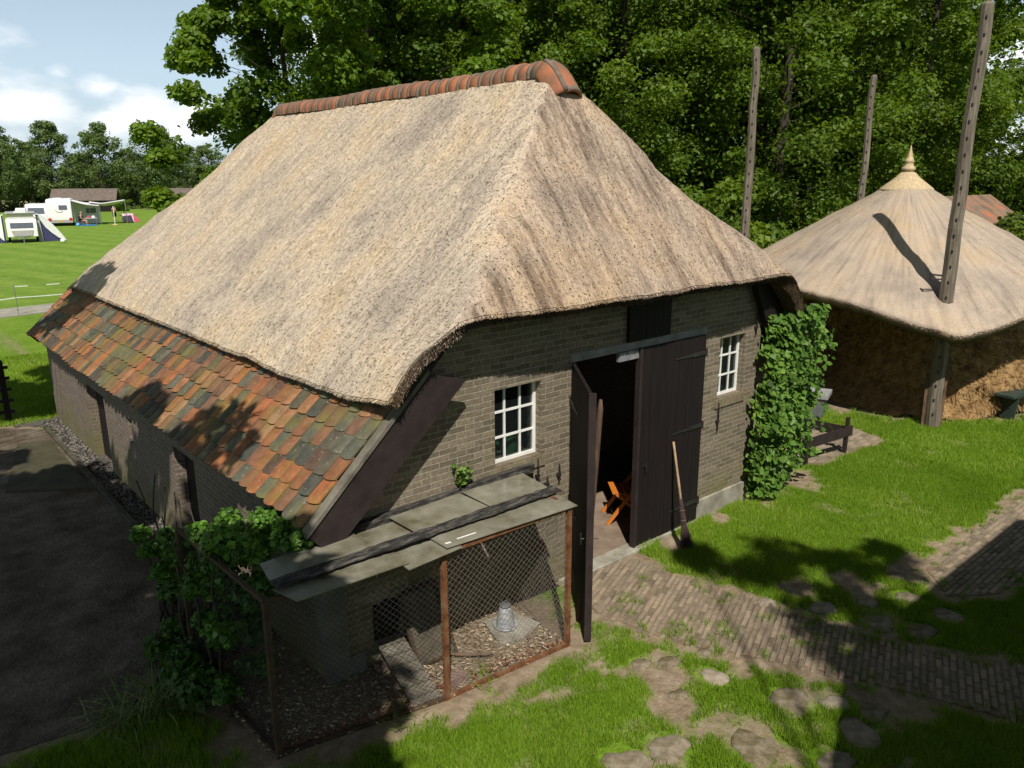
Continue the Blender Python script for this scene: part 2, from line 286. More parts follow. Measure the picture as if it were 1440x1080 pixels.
# ------------------------------------------------------------------ mesh helpers
def tag(o, label=None, cat=None, group=None, kind=None):
    if label: o['label'] = label
    if cat: o['category'] = cat
    if group: o['group'] = group
    if kind: o['kind'] = kind
    return o
def empty(name, label, cat, loc=(0, 0, 0), group=None, rz=0):
    o = D.objects.new(name, None); COL.objects.link(o); o.location = loc; o.rotation_euler = (0, 0, rz); o.empty_display_size = .2
    return tag(o, label, cat, group)
def top_of(o):
    while o.parent: o = o.parent
    return o
def np_mesh(name, V, Q, tint=None, smooth=False, flow=None):
    """V (n,3), Q (m,k) index array"""
    V = np.asarray(V, np.float32); Q = np.asarray(Q, np.int32); k = Q.shape[1]
    me = D.meshes.new(name); me.vertices.add(len(V)); me.vertices.foreach_set('co', V.ravel())
    me.loops.add(Q.size); me.loops.foreach_set('vertex_index', Q.ravel())
    me.polygons.add(len(Q)); me.polygons.foreach_set('loop_start', np.arange(0, Q.size, k, dtype=np.int32))
    me.update(calc_edges=True)
    if tint is not None:
        a = me.attributes.new('tint', 'FLOAT', 'POINT'); a.data.foreach_set('value', np.asarray(tint, np.float32))
    if flow is not None:
        a = me.attributes.new('flow', 'FLOAT_VECTOR', 'POINT'); a.data.foreach_set('vector', np.asarray(flow, np.float32).ravel())
    me.polygons.foreach_set('use_smooth', np.full(len(Q), smooth))
    return me
def link(name, me, mat, parent=None, base=None):
    o = D.objects.new(name, me); COL.objects.link(o)
    if mat: me.materials.append(mat)
    if parent:
        o.parent = parent; org = top_of(parent).location
        me.transform(Matrix.Translation(-org))
    elif base is not None:
        me.transform(Matrix.Translation(-Vector(base))); o.location = base
    return o
class MB:
    def __init__(s): s.v = []; s.f = []; s.t = []
    def add(s, vs, fs, tint=.5):
        k = len(s.v); s.v += [tuple(p) for p in vs]; s.f += [tuple(i+k for i in f) for f in fs]; s.t += [tint]*len(vs); return s
    def box(s, x0, x1, y0, y1, z0, z1, tint=.5):
        return s.add([(x, y, z) for z in (z0, z1) for y in (y0, y1) for x in (x0, x1)], [(0, 2, 3, 1), (4, 5, 7, 6), (0, 1, 5, 4), (2, 6, 7, 3), (0, 4, 6, 2), (1, 3, 7, 5)], tint)
    def beam(s, p0, p1, w, h, up=(0, 0, 1), tint=.5, taper=1):
        a, b = Vector(p0), Vector(p1); d = (b-a).normalized(); u = Vector(up); sd_ = d.cross(u)
        if sd_.length < 1e-4: sd_ = d.cross(Vector((1, 0, 0)))
        sd_.normalize(); u = sd_.cross(d).normalized(); vs_ = []
        for p, k in ((a, 1), (b, taper)):
            for i, j in ((-1, -1), (1, -1), (1, 1), (-1, 1)): vs_.append(p+sd_*(i*w*k/2)+u*(j*h*k/2))
        return s.add(vs_, [(3, 2, 1, 0), (4, 5, 6, 7), (0, 1, 5, 4), (1, 2, 6, 5), (2, 3, 7, 6), (3, 0, 4, 7)], tint)
    def tube(s, pts, rad, n=8, tint=.5, cap=True):
        pts = [Vector(p) for p in pts]; k = len(pts)
        if not hasattr(rad, '__len__'): rad = [rad]*k
        vs_ = []; ref = None
        for i, p in enumerate(pts):
            d = (pts[min(i+1, k-1)]-pts[max(i-1, 0)]).normalized()
            if ref is None: ref = d.cross(Vector((.3, .2, 1))) if abs(d.z) < .95 else d.cross(Vector((1, 0, 0)))
            ref = (ref-d*ref.dot(d)).normalized(); q = d.cross(ref)
            for j in range(n):
                a = 2*math.pi*j/n; vs_.append(p+(ref*math.cos(a)+q*math.sin(a))*rad[i])
        fs = [(i*n+j, i*n+(j+1) % n, (i+1)*n+(j+1) % n, (i+1)*n+j) for i in range(k-1) for j in range(n)]
        if cap: fs += [tuple(reversed(range(n))), tuple(range((k-1)*n, k*n))]
        return s.add(vs_, fs, tint)
    def lathe(s, c, prof, n=20, tint=.5):
        c = Vector(c); vs_ = []
        for r, z in prof:
            for j in range(n):
                a = 2*math.pi*j/n; vs_.append(c+Vector((r*math.cos(a), r*math.sin(a), z)))
        k = len(prof); fs = [(i*n+j, i*n+(j+1) % n, (i+1)*n+(j+1) % n, (i+1)*n+j) for i in range(k-1) for j in range(n)]
        fs += [tuple(reversed(range(n))), tuple(range((k-1)*n, k*n))]
        return s.add(vs_, fs, tint)
    def prism(s, poly, d, tint=.5):
        """extrude polygon (list of 3d points) by vector d"""
        n = len(poly); d = Vector(d); a = [Vector(p) for p in poly]
        fs = [tuple(reversed(range(n))), tuple(range(n, 2*n))]+[(i, (i+1) % n, (i+1) % n+n, i+n) for i in range(n)]
        return s.add(a+[p+d for p in a], fs, tint)
    def build(s, name, mat, parent=None, smooth=False, base=None, bevel=0):
        me = D.meshes.new(name); me.from_pydata([tuple(p) for p in s.v], [], s.f); me.update()
        a = me.attributes.new('tint', 'FLOAT', 'POINT'); a.data.foreach_set('value', np.asarray(s.t, np.float32))
        if smooth: me.polygons.foreach_set('use_smooth', np.ones(len(me.polygons), bool))
        import bmesh
        bm = bmesh.new(); bm.from_mesh(me); bmesh.ops.recalc_face_normals(bm, faces=bm.faces); bm.to_mesh(me); bm.free()
        o = link(name, me, mat, parent, base)
        if bevel:
            md = o.modifiers.new('bevel', 'BEVEL'); md.width = bevel; md.segments = 2; md.limit_method = 'ANGLE'
        return o
def leaf_arrays(C, S, nrm, tint, rng, aspect=.75, fold=.25, shape=4):
    """leaf faces: C centres, S sizes, nrm normals; lobed six-point leaves when shape=6"""
    n = len(C); nrm = nrm/np.maximum(np.linalg.norm(nrm, axis=1, keepdims=True), 1e-6)
    a = rng.normal(size=(n, 3)); a[:, 2] -= .5
    a -= nrm*(a*nrm).sum(1, keepdims=True); a /= np.maximum(np.linalg.norm(a, axis=1, keepdims=True), 1e-6)
    b = np.cross(nrm, a); S = S[:, None]
    if shape == 4:
        P = [C-a*S*.5, C+b*S*.5*aspect+nrm*S*fold*.3, C+a*S*.55, C-b*S*.5*aspect+nrm*S*fold*.3]
    else:
        P = [C-a*S*.42, C-a*S*.2+b*S*.5+nrm*S*.08, C+a*S*.25+b*S*.36+nrm*S*.1, C+a*S*.56-nrm*S*.08, C+a*S*.25-b*S*.36+nrm*S*.1, C-a*S*.2-b*S*.5+nrm*S*.08]
    k = len(P); V = np.stack(P, 1).reshape(-1, 3); Q = np.arange(n*k).reshape(n, k)
    return V, Q, np.repeat(tint, k)
def crown_points(clumps, per, rng, flat=.55, rad=1.0, droop=.15):
    """clumps: (n,4) centre + radius -> leaf points, outward normals, tint"""
    n = len(clumps); idx = np.repeat(np.arange(n), per)
    d = rng.normal(size=(n*per, 3)); d /= np.linalg.norm(d, axis=1, keepdims=True)
    r = rng.random(n*per)**.45
    c = clumps[idx]; off = d*r[:, None]*c[:, 3:4]; off[:, 2] *= flat
    off[:, 2] -= droop*(off[:, 0]**2+off[:, 1]**2)/np.maximum(c[:, 3], .1)
    P = c[:, :3]+off
    nm = d*.6+rng.normal(size=d.shape)*.6; nm[:, 2] = np.abs(nm[:, 2])+.3
    return P, nm, idx

# ------------------------------------------------------------------ ground
# path outlines measured on the ground
PATH = [(5.75, 5.72), (5.56, 5.09), (5.72, 4.36), (6.0, 3.75), (6.34, 3.15), (6.81, 2.05), (7.2, 1.0), (8.2, 1.0), (7.85, 1.75), (7.43, 2.62), (7.18, 3.46), (7.04, 4.22), (6.85, 4.95), (6.80, 5.72)]
PATH2 = [(9.2, 3.19), (13.5, 3.19), (18, 3.1), (18, 2.1), (13, 2.3), (9.2, 2.42), (8.75, 2.75)]
PATIO = [(11.5, 5.85), (13.45, 5.72), (13.75, 6.4), (12.6, 8.2), (10.6, 8.4)]
YARD = [(-6, 5.6), (.34, 6.8), (1.0, 6.68), (1.43, 6.8), (1.6, 7.2), (2.0, 8.0), (2.42, 9.5), (2.45, 16.3), (1.9, 16.9), (-6, 18.2)]
COOP = [(2.02, 5.30), (3.5, 4.98), (4.9, 4.86), (5.0, 5.85), (2.8, 5.85), (2.8, 7.0), (1.95, 7.0)]
def inside(P, poly):
    x, y = P[:, 0], P[:, 1]; r = np.zeros(len(P), bool); n = len(poly)
    for i in range(n):
        (x1, y1), (x2, y2) = poly[i], poly[(i+1) % n]
        c = ((y1 > y) != (y2 > y)) & (x < (x2-x1)*(y-y1)/(y2-y1+1e-12)+x1); r ^= c
    return r
def pdist(P, poly):
    d = np.full(len(P), 1e9); n = len(poly)
    for i in range(n):
        a = np.array(poly[i]); b = np.array(poly[(i+1) % n]); ab = b-a
        t = np.clip(((P-a)@ab)/(ab@ab), 0, 1); d = np.minimum(d, np.hypot(*(P-(a+t[:, None]*ab)).T))
    return d
HAYC = np.array([17.95, 7.70])
BARE = [ (7.5, 5.62, .2), (8.6, 5.65, .17), (9.6, 5.6, .25), (10.6, 5.85, .5), (9.3, 3.38, .2), (9.9, 3.33, .16), (8.9, 3.3, .22), (10.6, 3.32, .14), (8.2, 3.6, .3), (7.7, 4.0, .25), (5.3, 3.9, .3), (4.9, 3.6, .25), (6.35, 5.65, .3), (5.4, 5.2, .3), ]
STONES = [(5.03, 2.84, .26), (5.77, 2.96, .27), (5.84, 2.35, .24), (4.49, 3.29, .24), (6.19, 2.40, .2), (4.1, 3.37, .26), (5.57, 3.6, .17), (5.42, 4.03, .17), (5.2, 4.18, .13), (5.82, 3.91, .1), (5.11, 3.66, .12), (7.47, 3.55, .2), (7.1, 4.02, .15), (7.78, 2.66, .22), (7.62, 3.0, .2), (7.95, 3.3, .19), (8.35, 3.05, .2), (6.05, 2.68, .16), (5.35, 2.3, .22), (4.75, 2.45, .2), (8.3, 2.6, .22), (8.75, 3.35, .15)]
def bareness(P):
    """1 = bare earth, 0 = full grass, on the lawn round the barn"""
    P3 = np.column_stack([P, np.zeros(len(P))])
    n = fbm(P3*2.3, 4, 3); b = np.clip((n-.55)*5, 0, 1)*.6
    b = np.maximum(b, np.clip((fbm(P3*3.1, 4, 55)-.5)*7, 0, 1)*.8*((P[:, 0] < 6.9) & (P[:, 1] < 4.5) & (P[:, 0] > 3.8)))
    wob = (fbm(P3*4.5, 4, 9)-.5)*1.1
    for x, y, r in BARE:
        d = np.hypot(P[:, 0]-x, P[:, 1]-y)/r; b = np.maximum(b, np.clip(1.5-d+wob*1.6, 0, 1))
    for poly, w in ((PATH, .22), (PATH2, .18), (COOP, .42), (PATIO, .15), (YARD, .2)):
        ins = inside(P, poly); d = np.where(ins, 0, pdist(P, poly)); b = np.maximum(b, np.clip(1.25-d/w+wob*1.4, 0, 1))
    hb = np.abs(np.hypot(*(P-HAYC).T)); b = np.maximum(b, np.clip(1.4-(hb-2.9)/.55+wob, 0, 1))
    inb = (P[:, 0] > 2.7) & (P[:, 0] < 9.75) & (P[:, 1] > 5.8) & (P[:, 1] < 17); b[inb] = 1
    return b
def gaxis(lo, hi, step, far):
    a = list(np.arange(lo, hi, step)); s = step; x = a[-1]
    while x < far: s *= 1.22; x += s; a.append(x)
    s = step; x = lo
    while x > -far: s *= 1.22; x -= s; a.insert(0, x)
    return np.array(a)
gx = gaxis(-1, 19, .09, 900); gy = gaxis(.8, 9, .09, 900)
GX, GY = np.meshgrid(gx, gy); GP = np.column_stack([GX.ravel(), GY.ravel()])
gz = (fbm(np.column_stack([GP*.7, np.zeros(len(GP))]), 3, 5)-.5)*.05
near = np.clip(1-np.hypot(GP[:, 0]-7, GP[:, 1]-6)/30, 0, 1)
bmask = bareness(GP)
gz = gz*near - .01 - .03*bmask
# the ground is kept level below paving, yard and the run
for poly in (PATH, PATH2, PATIO, YARD, COOP): i_, d_ = inside(GP, poly), pdist(GP, poly); gz[~i_ & (d_ < .13)] = -.016; gz[i_ & (d_ < .06)] = -.022; gz[i_ & (d_ >= .06)] = -.05
for x, y, r in STONES: gz[np.hypot(GP[:, 0]-x, GP[:, 1]-y) < r+.12] = -.022
nx, ny = len(gx), len(gy)
I = np.arange(nx*ny).reshape(ny, nx)
Q = np.stack([I[:-1, :-1], I[:-1, 1:], I[1:, 1:], I[1:, :-1]], -1).reshape(-1, 4)
def groundmat():
    mt, n, l, b = new_mat('lawn_and_soil')
    t = n.new('ShaderNodeTexCoord')
    def nz(s, d=6, ro=.6, st=(1, 1, 1), rz=0):
        mpn = n.new('ShaderNodeMapping'); mpn.inputs['Scale'].default_value = st; mpn.inputs['Rotation'].default_value = (0, 0, rz); l.new(t.outputs['Object'], mpn.inputs['Vector'])
        o = n.new('ShaderNodeTexNoise'); o.inputs['Scale'].default_value = s; o.inputs['Detail'].default_value = d; o.inputs['Roughness'].default_value = ro; l.new(mpn.outputs[0], o.inputs['Vector']); return o.outputs['Fac']
    g1 = ramp(n, l, nz(1.1, 8, .7), [(.28, (.085, .155, .012)), (.5, (.125, .215, .016)), (.72, (.175, .245, .034))])
    g2 = ramp(n, l, nz(22, 4), [(.3, (.6, .62, .6)), (.65, (1.2, 1.2, 1.15))])
    gm = n.new('ShaderNodeMixRGB'); gm.blend_type = 'MULTIPLY'; gm.inputs['Fac'].default_value = 1; l.new(g1, gm.inputs['Color1']); l.new(g2, gm.inputs['Color2'])
    # mown stripes on the camp field
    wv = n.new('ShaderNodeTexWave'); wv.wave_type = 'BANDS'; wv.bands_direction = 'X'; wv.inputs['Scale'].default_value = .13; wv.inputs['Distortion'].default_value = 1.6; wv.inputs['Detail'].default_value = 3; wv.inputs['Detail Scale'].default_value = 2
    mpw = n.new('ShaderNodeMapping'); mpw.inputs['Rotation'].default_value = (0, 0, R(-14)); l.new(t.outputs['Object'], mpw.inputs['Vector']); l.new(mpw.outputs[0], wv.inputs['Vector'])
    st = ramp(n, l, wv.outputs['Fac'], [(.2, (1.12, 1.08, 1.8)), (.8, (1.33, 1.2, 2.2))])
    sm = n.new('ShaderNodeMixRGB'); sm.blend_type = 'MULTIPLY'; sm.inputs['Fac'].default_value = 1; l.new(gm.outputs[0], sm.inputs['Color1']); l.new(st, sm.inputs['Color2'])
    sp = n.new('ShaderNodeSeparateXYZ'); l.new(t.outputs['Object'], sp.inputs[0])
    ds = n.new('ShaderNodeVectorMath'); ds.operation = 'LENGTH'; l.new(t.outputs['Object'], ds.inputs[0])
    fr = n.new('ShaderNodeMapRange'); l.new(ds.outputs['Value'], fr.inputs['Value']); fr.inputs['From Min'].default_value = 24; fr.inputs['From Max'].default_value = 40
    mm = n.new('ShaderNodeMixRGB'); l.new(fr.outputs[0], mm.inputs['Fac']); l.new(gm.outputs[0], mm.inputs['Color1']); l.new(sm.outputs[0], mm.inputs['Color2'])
    # straw coloured rough field far behind
    f2 = n.new('ShaderNodeMapRange'); l.new(ds.outputs['Value'], f2.inputs['Value']); f2.inputs['From Min'].default_value = 139; f2.inputs['From Max'].default_value = 142
    m2 = n.new('ShaderNodeMixRGB'); l.new(f2.outputs[0], m2.inputs['Fac']); l.new(mm.outputs[0], m2.inputs['Color1']); m2.inputs['Color2'].default_value = (.2, .19, .09, 1)
    at = n.new('ShaderNodeAttribute'); at.attribute_name = 'tint'
    so = ramp(n, l, nz(7, 9, .7), [(.25, (.13, .092, .058)), (.5, (.25, .19, .128)), (.75, (.37, .30, .22))])
    br = n.new('ShaderNodeMath'); br.operation = 'ADD'; l.new(at.outputs['Fac'], br.inputs[0])
    nn = n.new('ShaderNodeMath'); nn.operation = 'MULTIPLY_ADD'; l.new(nz(9, 6), nn.inputs[0]); nn.inputs[1].default_value = .8; nn.inputs[2].default_value = -.4; l.new(nn.outputs[0], br.inputs[1])
    mf = n.new('ShaderNodeMapRange'); l.new(br.outputs[0], mf.inputs['Value']); mf.inputs['From Min'].default_value = .2; mf.inputs['From Max'].default_value = .85
    m3 = n.new('ShaderNodeMixRGB'); l.new(mf.outputs[0], m3.inputs['Fac']); l.new(m2.outputs[0], m3.inputs['Color1']); l.new(so, m3.inputs['Color2'])
    l.new(m3.outputs[0], b.inputs['Base Color']); b.inputs['Roughness'].default_value = .95; b.inputs['Specular IOR Level'].default_value = .1
    bp = n.new('ShaderNodeBump'); bp.inputs['Strength'].default_value = .8; bp.inputs['Distance'].default_value = .04; l.new(nz(16, 6, .7), bp.inputs['Height']); l.new(bp.outputs[0], b.inputs['Normal'])
    return mt
M['ground'] = groundmat()
fade = np.clip(1-(np.hypot(GP[:, 0]-8, GP[:, 1]-5)-14)/8, 0, 1)
g = link('ground', np_mesh('ground', np.column_stack([GP, gz]), Q, bmask*np.where(fade > 0, 1, 0), True), M['ground']); tag(g, kind='structure')

def sheet(name, poly, z, mat, th=.05):
    mb = MB(); mb.prism([(x, y, z-th) for x, y in poly], (0, 0, th)); o = mb.build(name, mat); tag(o, kind='structure'); return o
sheet('yard', YARD, -.012, M['asphalt'])
GRAVEL = [(2.0, 8.0), (2.52, 9.6), (2.55, 16.4), (2.05, 16.9), (2.25, 17.1), (2.95, 17.0), (2.95, 6.9), (1.75, 6.9)]
sheet('gravel_strip', GRAVEL, -.004, M['gravel'], .04)
mb = MB(); mb.beam((2.46, 9.2, .0), (2.48, 16.4, .0), .07, .07); mb.beam((2.46, 9.2, .0), (2.05, 8.0, .0), .07, .07)
o = mb.build('gravel_kerb', nmat('mossy_kerb', [(.3, (.03, .028, .016)), (.7, (.1, .09, .065))], scale=5, bump=.5)); tag(o, kind='structure')
# loose pebbles on the strip
PB = []
for _ in range(2600):
    y = random.uniform(7, 16.8); x = random.uniform(2.08 if y > 9.4 else 2.0, 2.8)
    if y > 9.3 and x < 2.53: x = random.uniform(2.53, 2.8)
    PB.append((x, y))
PB = np.array(PB); PB = PB[inside(PB, GRAVEL)]
oc = np.array([(1, 0, 0), (0, 1, 0), (-1, 0, 0), (0, -1, 0), (0, 0, .7)]); V = []; T = []; Qs = []
for x, y in PB:
    s = random.uniform(.012, .03); k = len(V); a = random.uniform(0, 6)
    for p in oc: V.append((x+s*(p[0]*math.cos(a)-p[1]*math.sin(a)), y+s*1.2*(p[0]*math.sin(a)+p[1]*math.cos(a)), .002+s*p[2]))
    t_ = random.random(); T += [t_]*5
    Qs += [(k, k+1, k+4), (k+1, k+2, k+4), (k+2, k+3, k+4), (k+3, k, k+4)]
tag(link('pebbles', np_mesh('pebbles', V, Qs, T), M['gravel']), 'loose grey pebbles strewn along the gravel strip by the long wall', 'pebbles', kind='stuff')
# yard slabs (a raised old concrete lip near the sedge and a sunken cover by the far end)
mb = MB(); mb.prism([(1.21, 7.07, -.01), (1.33, 6.68, -.01), (1.75, 7.0, -.01), (1.62, 7.5, -.01)], (0, 0, .07)); mb.build('concrete_slab', M['asphalt'], base=(1.5, 7.1, 0), bevel=.01)
tag(D.objects['concrete_slab'], 'tilted broken concrete slab lying by the spiky sedge', 'slab')
mb = MB(); mb.prism([(1.35, 13.2, -.01), (2.35, 12.5, -.01), (2.4, 15.5, -.01), (1.9, 15.6, -.01)], (0, 0, .022)); o = mb.build('mossy_yard_slab', nmat('mossy_asphalt', [(.3, (.03, .03, .016)), (.7, (.075, .066, .036))], scale=3, bump=.7, bscale=30)); tag(o, kind='structure')
TRACK = [(-30, 27.6), (4.2, 31.2), (9, 32), (18, 34), (18, 36.4), (9, 34), (4.6, 33.2), (-30, 29.8)]
sheet('farm_track', TRACK, .03, nmat('sand_track', [(.3, (.2, .185, .15)), (.7, (.36, .34, .28))], scale=2, bump=.3), .08)

def brick_area(name, poly, pattern, z=.0, bw=.2, bh=.098, ang=0, keep=1.0):
    """individual pavers, slightly uneven, clipped by the outline"""
    V = []; Qs = []; T = []
    P = np.array(poly); cx, cy = P.mean(0); ex = np.ptp(P, 0).max()
    ca, sa = math.cos(ang), math.sin(ang); rr = random.Random(5)
    items = []; n = int(ex/bh)+4
    for i in range(-n, n):
        for j in range(-n, n):
            if pattern == 'stretcher':
                items.append(((i+.5*(j % 2))*bw, j*bh, bw, bh))
            else:   # basket pairs: two bricks lengthwise, two crosswise
                X, Y = i*bw, j*bw
                if (i+j) % 2: items += [(X, Y-bh/2, bw, bh), (X, Y+bh/2, bw, bh)]
                else: items += [(X-bh/2, Y, bh, bw), (X+bh/2, Y, bh, bw)]
    C = np.array([(cx+a*ca-b*sa, cy+a*sa+b*ca) for a, b, _, _ in items])
    ok = inside(C, poly)
    for (a, b, w, h), (x, y), k in zip(items, C, ok):
        if not k or rr.random() > keep: continue
        w2, h2 = w/2-.006-rr.random()*.004, h/2-.006-rr.random()*.004; zt = z+rr.uniform(-.007, .006); t = rr.random(); i0 = len(V)
        tx, ty = rr.uniform(-.02, .02), rr.uniform(-.02, .02); ja = ang+rr.uniform(-.03, .03); cj, sj = math.cos(ja), math.sin(ja)
        for s, zz in ((1, -.05), (1, -.008), (.9, 0)):
            for u, v in ((-w2, -h2), (w2, -h2), (w2, h2), (-w2, h2)):
                q = s if s == 1 else 1
                u2_ = u-(math.copysign(.006, u) if s < 1 else 0); v2_ = v-(math.copysign(.006, v) if s < 1 else 0)
                V.append((x+u2_*cj-v2_*sj, y+u2_*sj+v2_*cj, zt+zz+u2_*tx+v2_*ty)); T.append(t)
        for r_ in (0, 4):
            for q in range(4): Qs.append((i0+r_+q, i0+r_+(q+1) % 4, i0+r_+4+(q+1) % 4, i0+r_+4+q))
        Qs.append((i0+8, i0+9, i0+10, i0+11))
    o = link(name, np_mesh(name, V, Qs, T), M['paver']); tag(o, kind='structure'); return o
sheet('path_bed', PATH, -.012, M['soil'], .06)
brick_area('brick_path', PATH, 'stretcher', .004, bw=.17, bh=.062, ang=R(-68)+math.pi/2, keep=.985)
sheet('path_bed_right', PATH2, -.012, M['soil'], .06)
brick_area('brick_path_right', PATH2, 'stretcher', .004, bw=.17, bh=.062, ang=R(0), keep=.99)
sheet('patio_bed', PATIO, -.012, M['soil'], .06)
brick_area('brick_patio', PATIO, 'stretcher', .004, bw=.2, bh=.1, ang=R(5))
# stepping stones
for i, (x, y, r) in enumerate(STONES):
    r *= .74; rr = random.Random(i); n = 22; V = []; ph = rr.uniform(0, 6); sq = rr.uniform(.75, 1.0)
    def rad(a): return r*(1+.13*math.sin(2*a+ph)+.09*math.sin(3*a+ph*2)+.04*math.sin(5*a+ph*3))
    mb = MB(); rings = [(1.0, -.06), (.99, .004), (.93, .014), (.6, .017), (.25, .018)]
    jit = [rr.uniform(.9, 1.1) for _ in range(n)]
    for s, z in rings:
        for k in range(n):
            a = 2*math.pi*k/n; q = rad(a)*jit[k]; V.append((x+s*q*math.cos(a), y+s*sq*q*math.sin(a), z-.019+rr.uniform(-.003, .003)))
    fs = [(i_*n+k, i_*n+(k+1) % n, (i_+1)*n+(k+1) % n, (i_+1)*n+k) for i_ in range(len(rings)-1) for k in range(n)]+[tuple(range((len(rings)-1)*n, len(rings)*n))]
    mb.add(V, fs, rr.random()); o = mb.build('stepping_stone', M['stone'], smooth=True, base=(x, y, 0))
    tag(o, 'rounded flat flagstone set level in the lawn beside the brick path', 'stone', 'flagstones sunk in the lawn round the brick path')
# grass blades, denser near the camera
def blades(n, x0, x1, y0, y1, h, w, seed, extra=None):
    rng = np.random.default_rng(seed)
    P = np.column_stack([rng.uniform(x0, x1, n), rng.uniform(y0, y1, n)])
    b = bareness(P); keep = rng.random(n) > np.clip(b*1.5-.08, 0, 1)
    for poly in (PATH, PATH2, PATIO, YARD): keep &= ~(inside(P, poly) & (rng.random(n) > .02))
    keep &= ~inside(P, COOP)
    wb_ = fbm(np.column_stack([P*7, np.zeros(n)]), 3, 44)
    for x, y, r in STONES: keep &= ~(np.hypot(P[:, 0]-x, P[:, 1]-y) < r*(.35+1.0*wb_))
    if extra is not None: keep &= extra(P)
    P = P[keep]; n = len(P)
    nz_ = fbm(np.column_stack([P*1.6, np.zeros(n)]), 4, 21); n3 = fbm(np.column_stack([P*.5, np.zeros(n)]), 3, 31)
    H = h*(.55+.9*nz_)*rng.uniform(.6, 1.3, n); a = rng.uniform(0, 2*np.pi, n); ln = rng.normal(0, .45, (n, 2))*H[:, None]
    ww = w*rng.uniform(.7, 1.3, n); dx, dy = np.cos(a)*ww/2, np.sin(a)*ww/2; z0 = np.full(n, -.03)
    V = np.empty((n, 3, 3)); V[:, 0] = np.column_stack([P[:, 0]-dx, P[:, 1]-dy, z0]); V[:, 1] = np.column_stack([P[:, 0]+dx, P[:, 1]+dy, z0]); V[:, 2] = np.column_stack([P+ln, H])
    t = np.clip(-.05+1.1*(n3*.5+nz_*.5)+rng.normal(0, .16, n), 0, 1)
    return V.reshape(-1, 3), np.arange(n*3).reshape(n, 3), np.repeat(t, 3)
parts = [blades(300000, 1.9, 7.0, .8, 5.6, .05, .008, 1), blades(330000, 6.5, 13, 1.0, 5.85, .045, .010, 2), blades(190000, 12.4, 20, 2.2, 6.9, .045, .014, 3),
         blades(40000, 11, 15.5, 5.8, 9.5, .05, .014, 4), blades(30000, -.2, 2.3, 5.4, 7.0, .06, .010, 5), blades(60000, -.5, 5, 16.9, 24, .05, .02, 6)]
V = np.concatenate([p[0] for p in parts]); T = np.concatenate([p[2] for p in parts])
tag(link('lawn_grass', np_mesh('lawn_grass', V, np.arange(len(V)).reshape(-1, 3), T), M['grass']), 'short bright green grass growing over the lawns round the barn', 'grass', kind='stuff')
# taller tufts in path edges
rng = np.random.default_rng(77); P = []
for poly in (PATH, PATH2):
    for i in range(len(poly)):
        a, b = np.array(poly[i]), np.array(poly[(i+1) % len(poly)]); k = int(np.hypot(*(b-a))*5)
        for t_ in rng.random(k): P.append(a+(b-a)*t_+rng.normal(0, .06, 2))
P = np.array(P); q_ = np.column_stack([rng.uniform(5.5, 9, 900), rng.uniform(1.5, 5.4, 900)]); q_ = q_[inside(q_, PATH) & (fbm(np.column_stack([q_*2.2, np.zeros(len(q_))]), 3, 17) > .53)]; P = np.concatenate([P, q_]); P = P[(P[:, 1] < 5.6)]; C = np.repeat(P, 26, 0)+rng.normal(0, .03, (len(P)*26, 2)); n = len(C)
a = rng.uniform(0, 6.28, n); H = rng.uniform(.02, .07, n); V = np.empty((n, 3, 3)); dx, dy = np.cos(a)*.004, np.sin(a)*.004
V[:, 0] = np.column_stack([C[:, 0]-dx, C[:, 1]-dy, np.full(n, -.02)]); V[:, 1] = np.column_stack([C[:, 0]+dx, C[:, 1]+dy, np.full(n, -.02)]); V[:, 2] = np.column_stack([C+rng.normal(0, .025, (n, 2)), H])
tag(link('path_edge_grass', np_mesh('path_edge_grass', V.reshape(-1, 3), np.arange(n*3).reshape(n, 3), np.repeat(rng.uniform(.1, .7, n), 3)), M['grass']), 'small grass tufts growing along the brick path edges', 'grass', kind='stuff')

# ------------------------------------------------------------------ thatched barn
barn = empty('thatched_barn', 'long brick barn with steep thatched roof, tiled lean-to and open black double doors', 'barn', (6.9, 5.85, 0))
YF, YB = 5.85, 16.75
def wall_cells(mb, xs, zs, holes, top, y0, y1):
    """brick wall as prisms in plan y0..y1, leaving holes (x0,x1,z0,z1); top(x) gives the roofline"""
    xs = sorted(set(xs)); zs = sorted(set(zs))
    for a, b in zip(xs, xs[1:]):
        for c, d in zip(zs, zs[1:]):
            mx_, mz = (a+b)/2, (c+d)/2
            if any(h[0] < mx_ < h[1] and h[2] < mz < h[3] for h in holes): continue
            ta, tb = min(d, top(a)), min(d, top(b))
            if max(ta, tb) <= c+.001: continue
            pts = [(a, y0, c), (b, y0, c)]+([(b, y0, tb)] if tb > c else [])+([(a, y0, ta)] if ta > c else [])
            if len(pts) >= 3: mb.prism(pts, (0, y1-y0, 0))
rooftop = lambda x: min(3.35, 1.62+(x-2.8)*.93)
WIN_L = (4.79, 5.43, 1.62, 2.44); WIN_R = (8.63, 9.21, 1.63, 2.45); DOOR = (5.9, 8.26, -.1, 2.56)
HOLE = (3.28, 3.56, .22, .62)
mb = MB()
wall_cells(mb, [2.8, HOLE[0], HOLE[1], 4.0, 4.66, WIN_L[0], WIN_L[1], DOOR[0], DOOR[1], WIN_R[0], WIN_R[1], 9.58], [.0, HOLE[2], HOLE[3], WIN_L[2], WIN_R[2], WIN_L[3], WIN_R[3], DOOR[3], 3.35], [WIN_L, WIN_R, DOOR, HOLE], rooftop, YF, YF+.22)
mb.build('front_wall', M['brick'], barn)
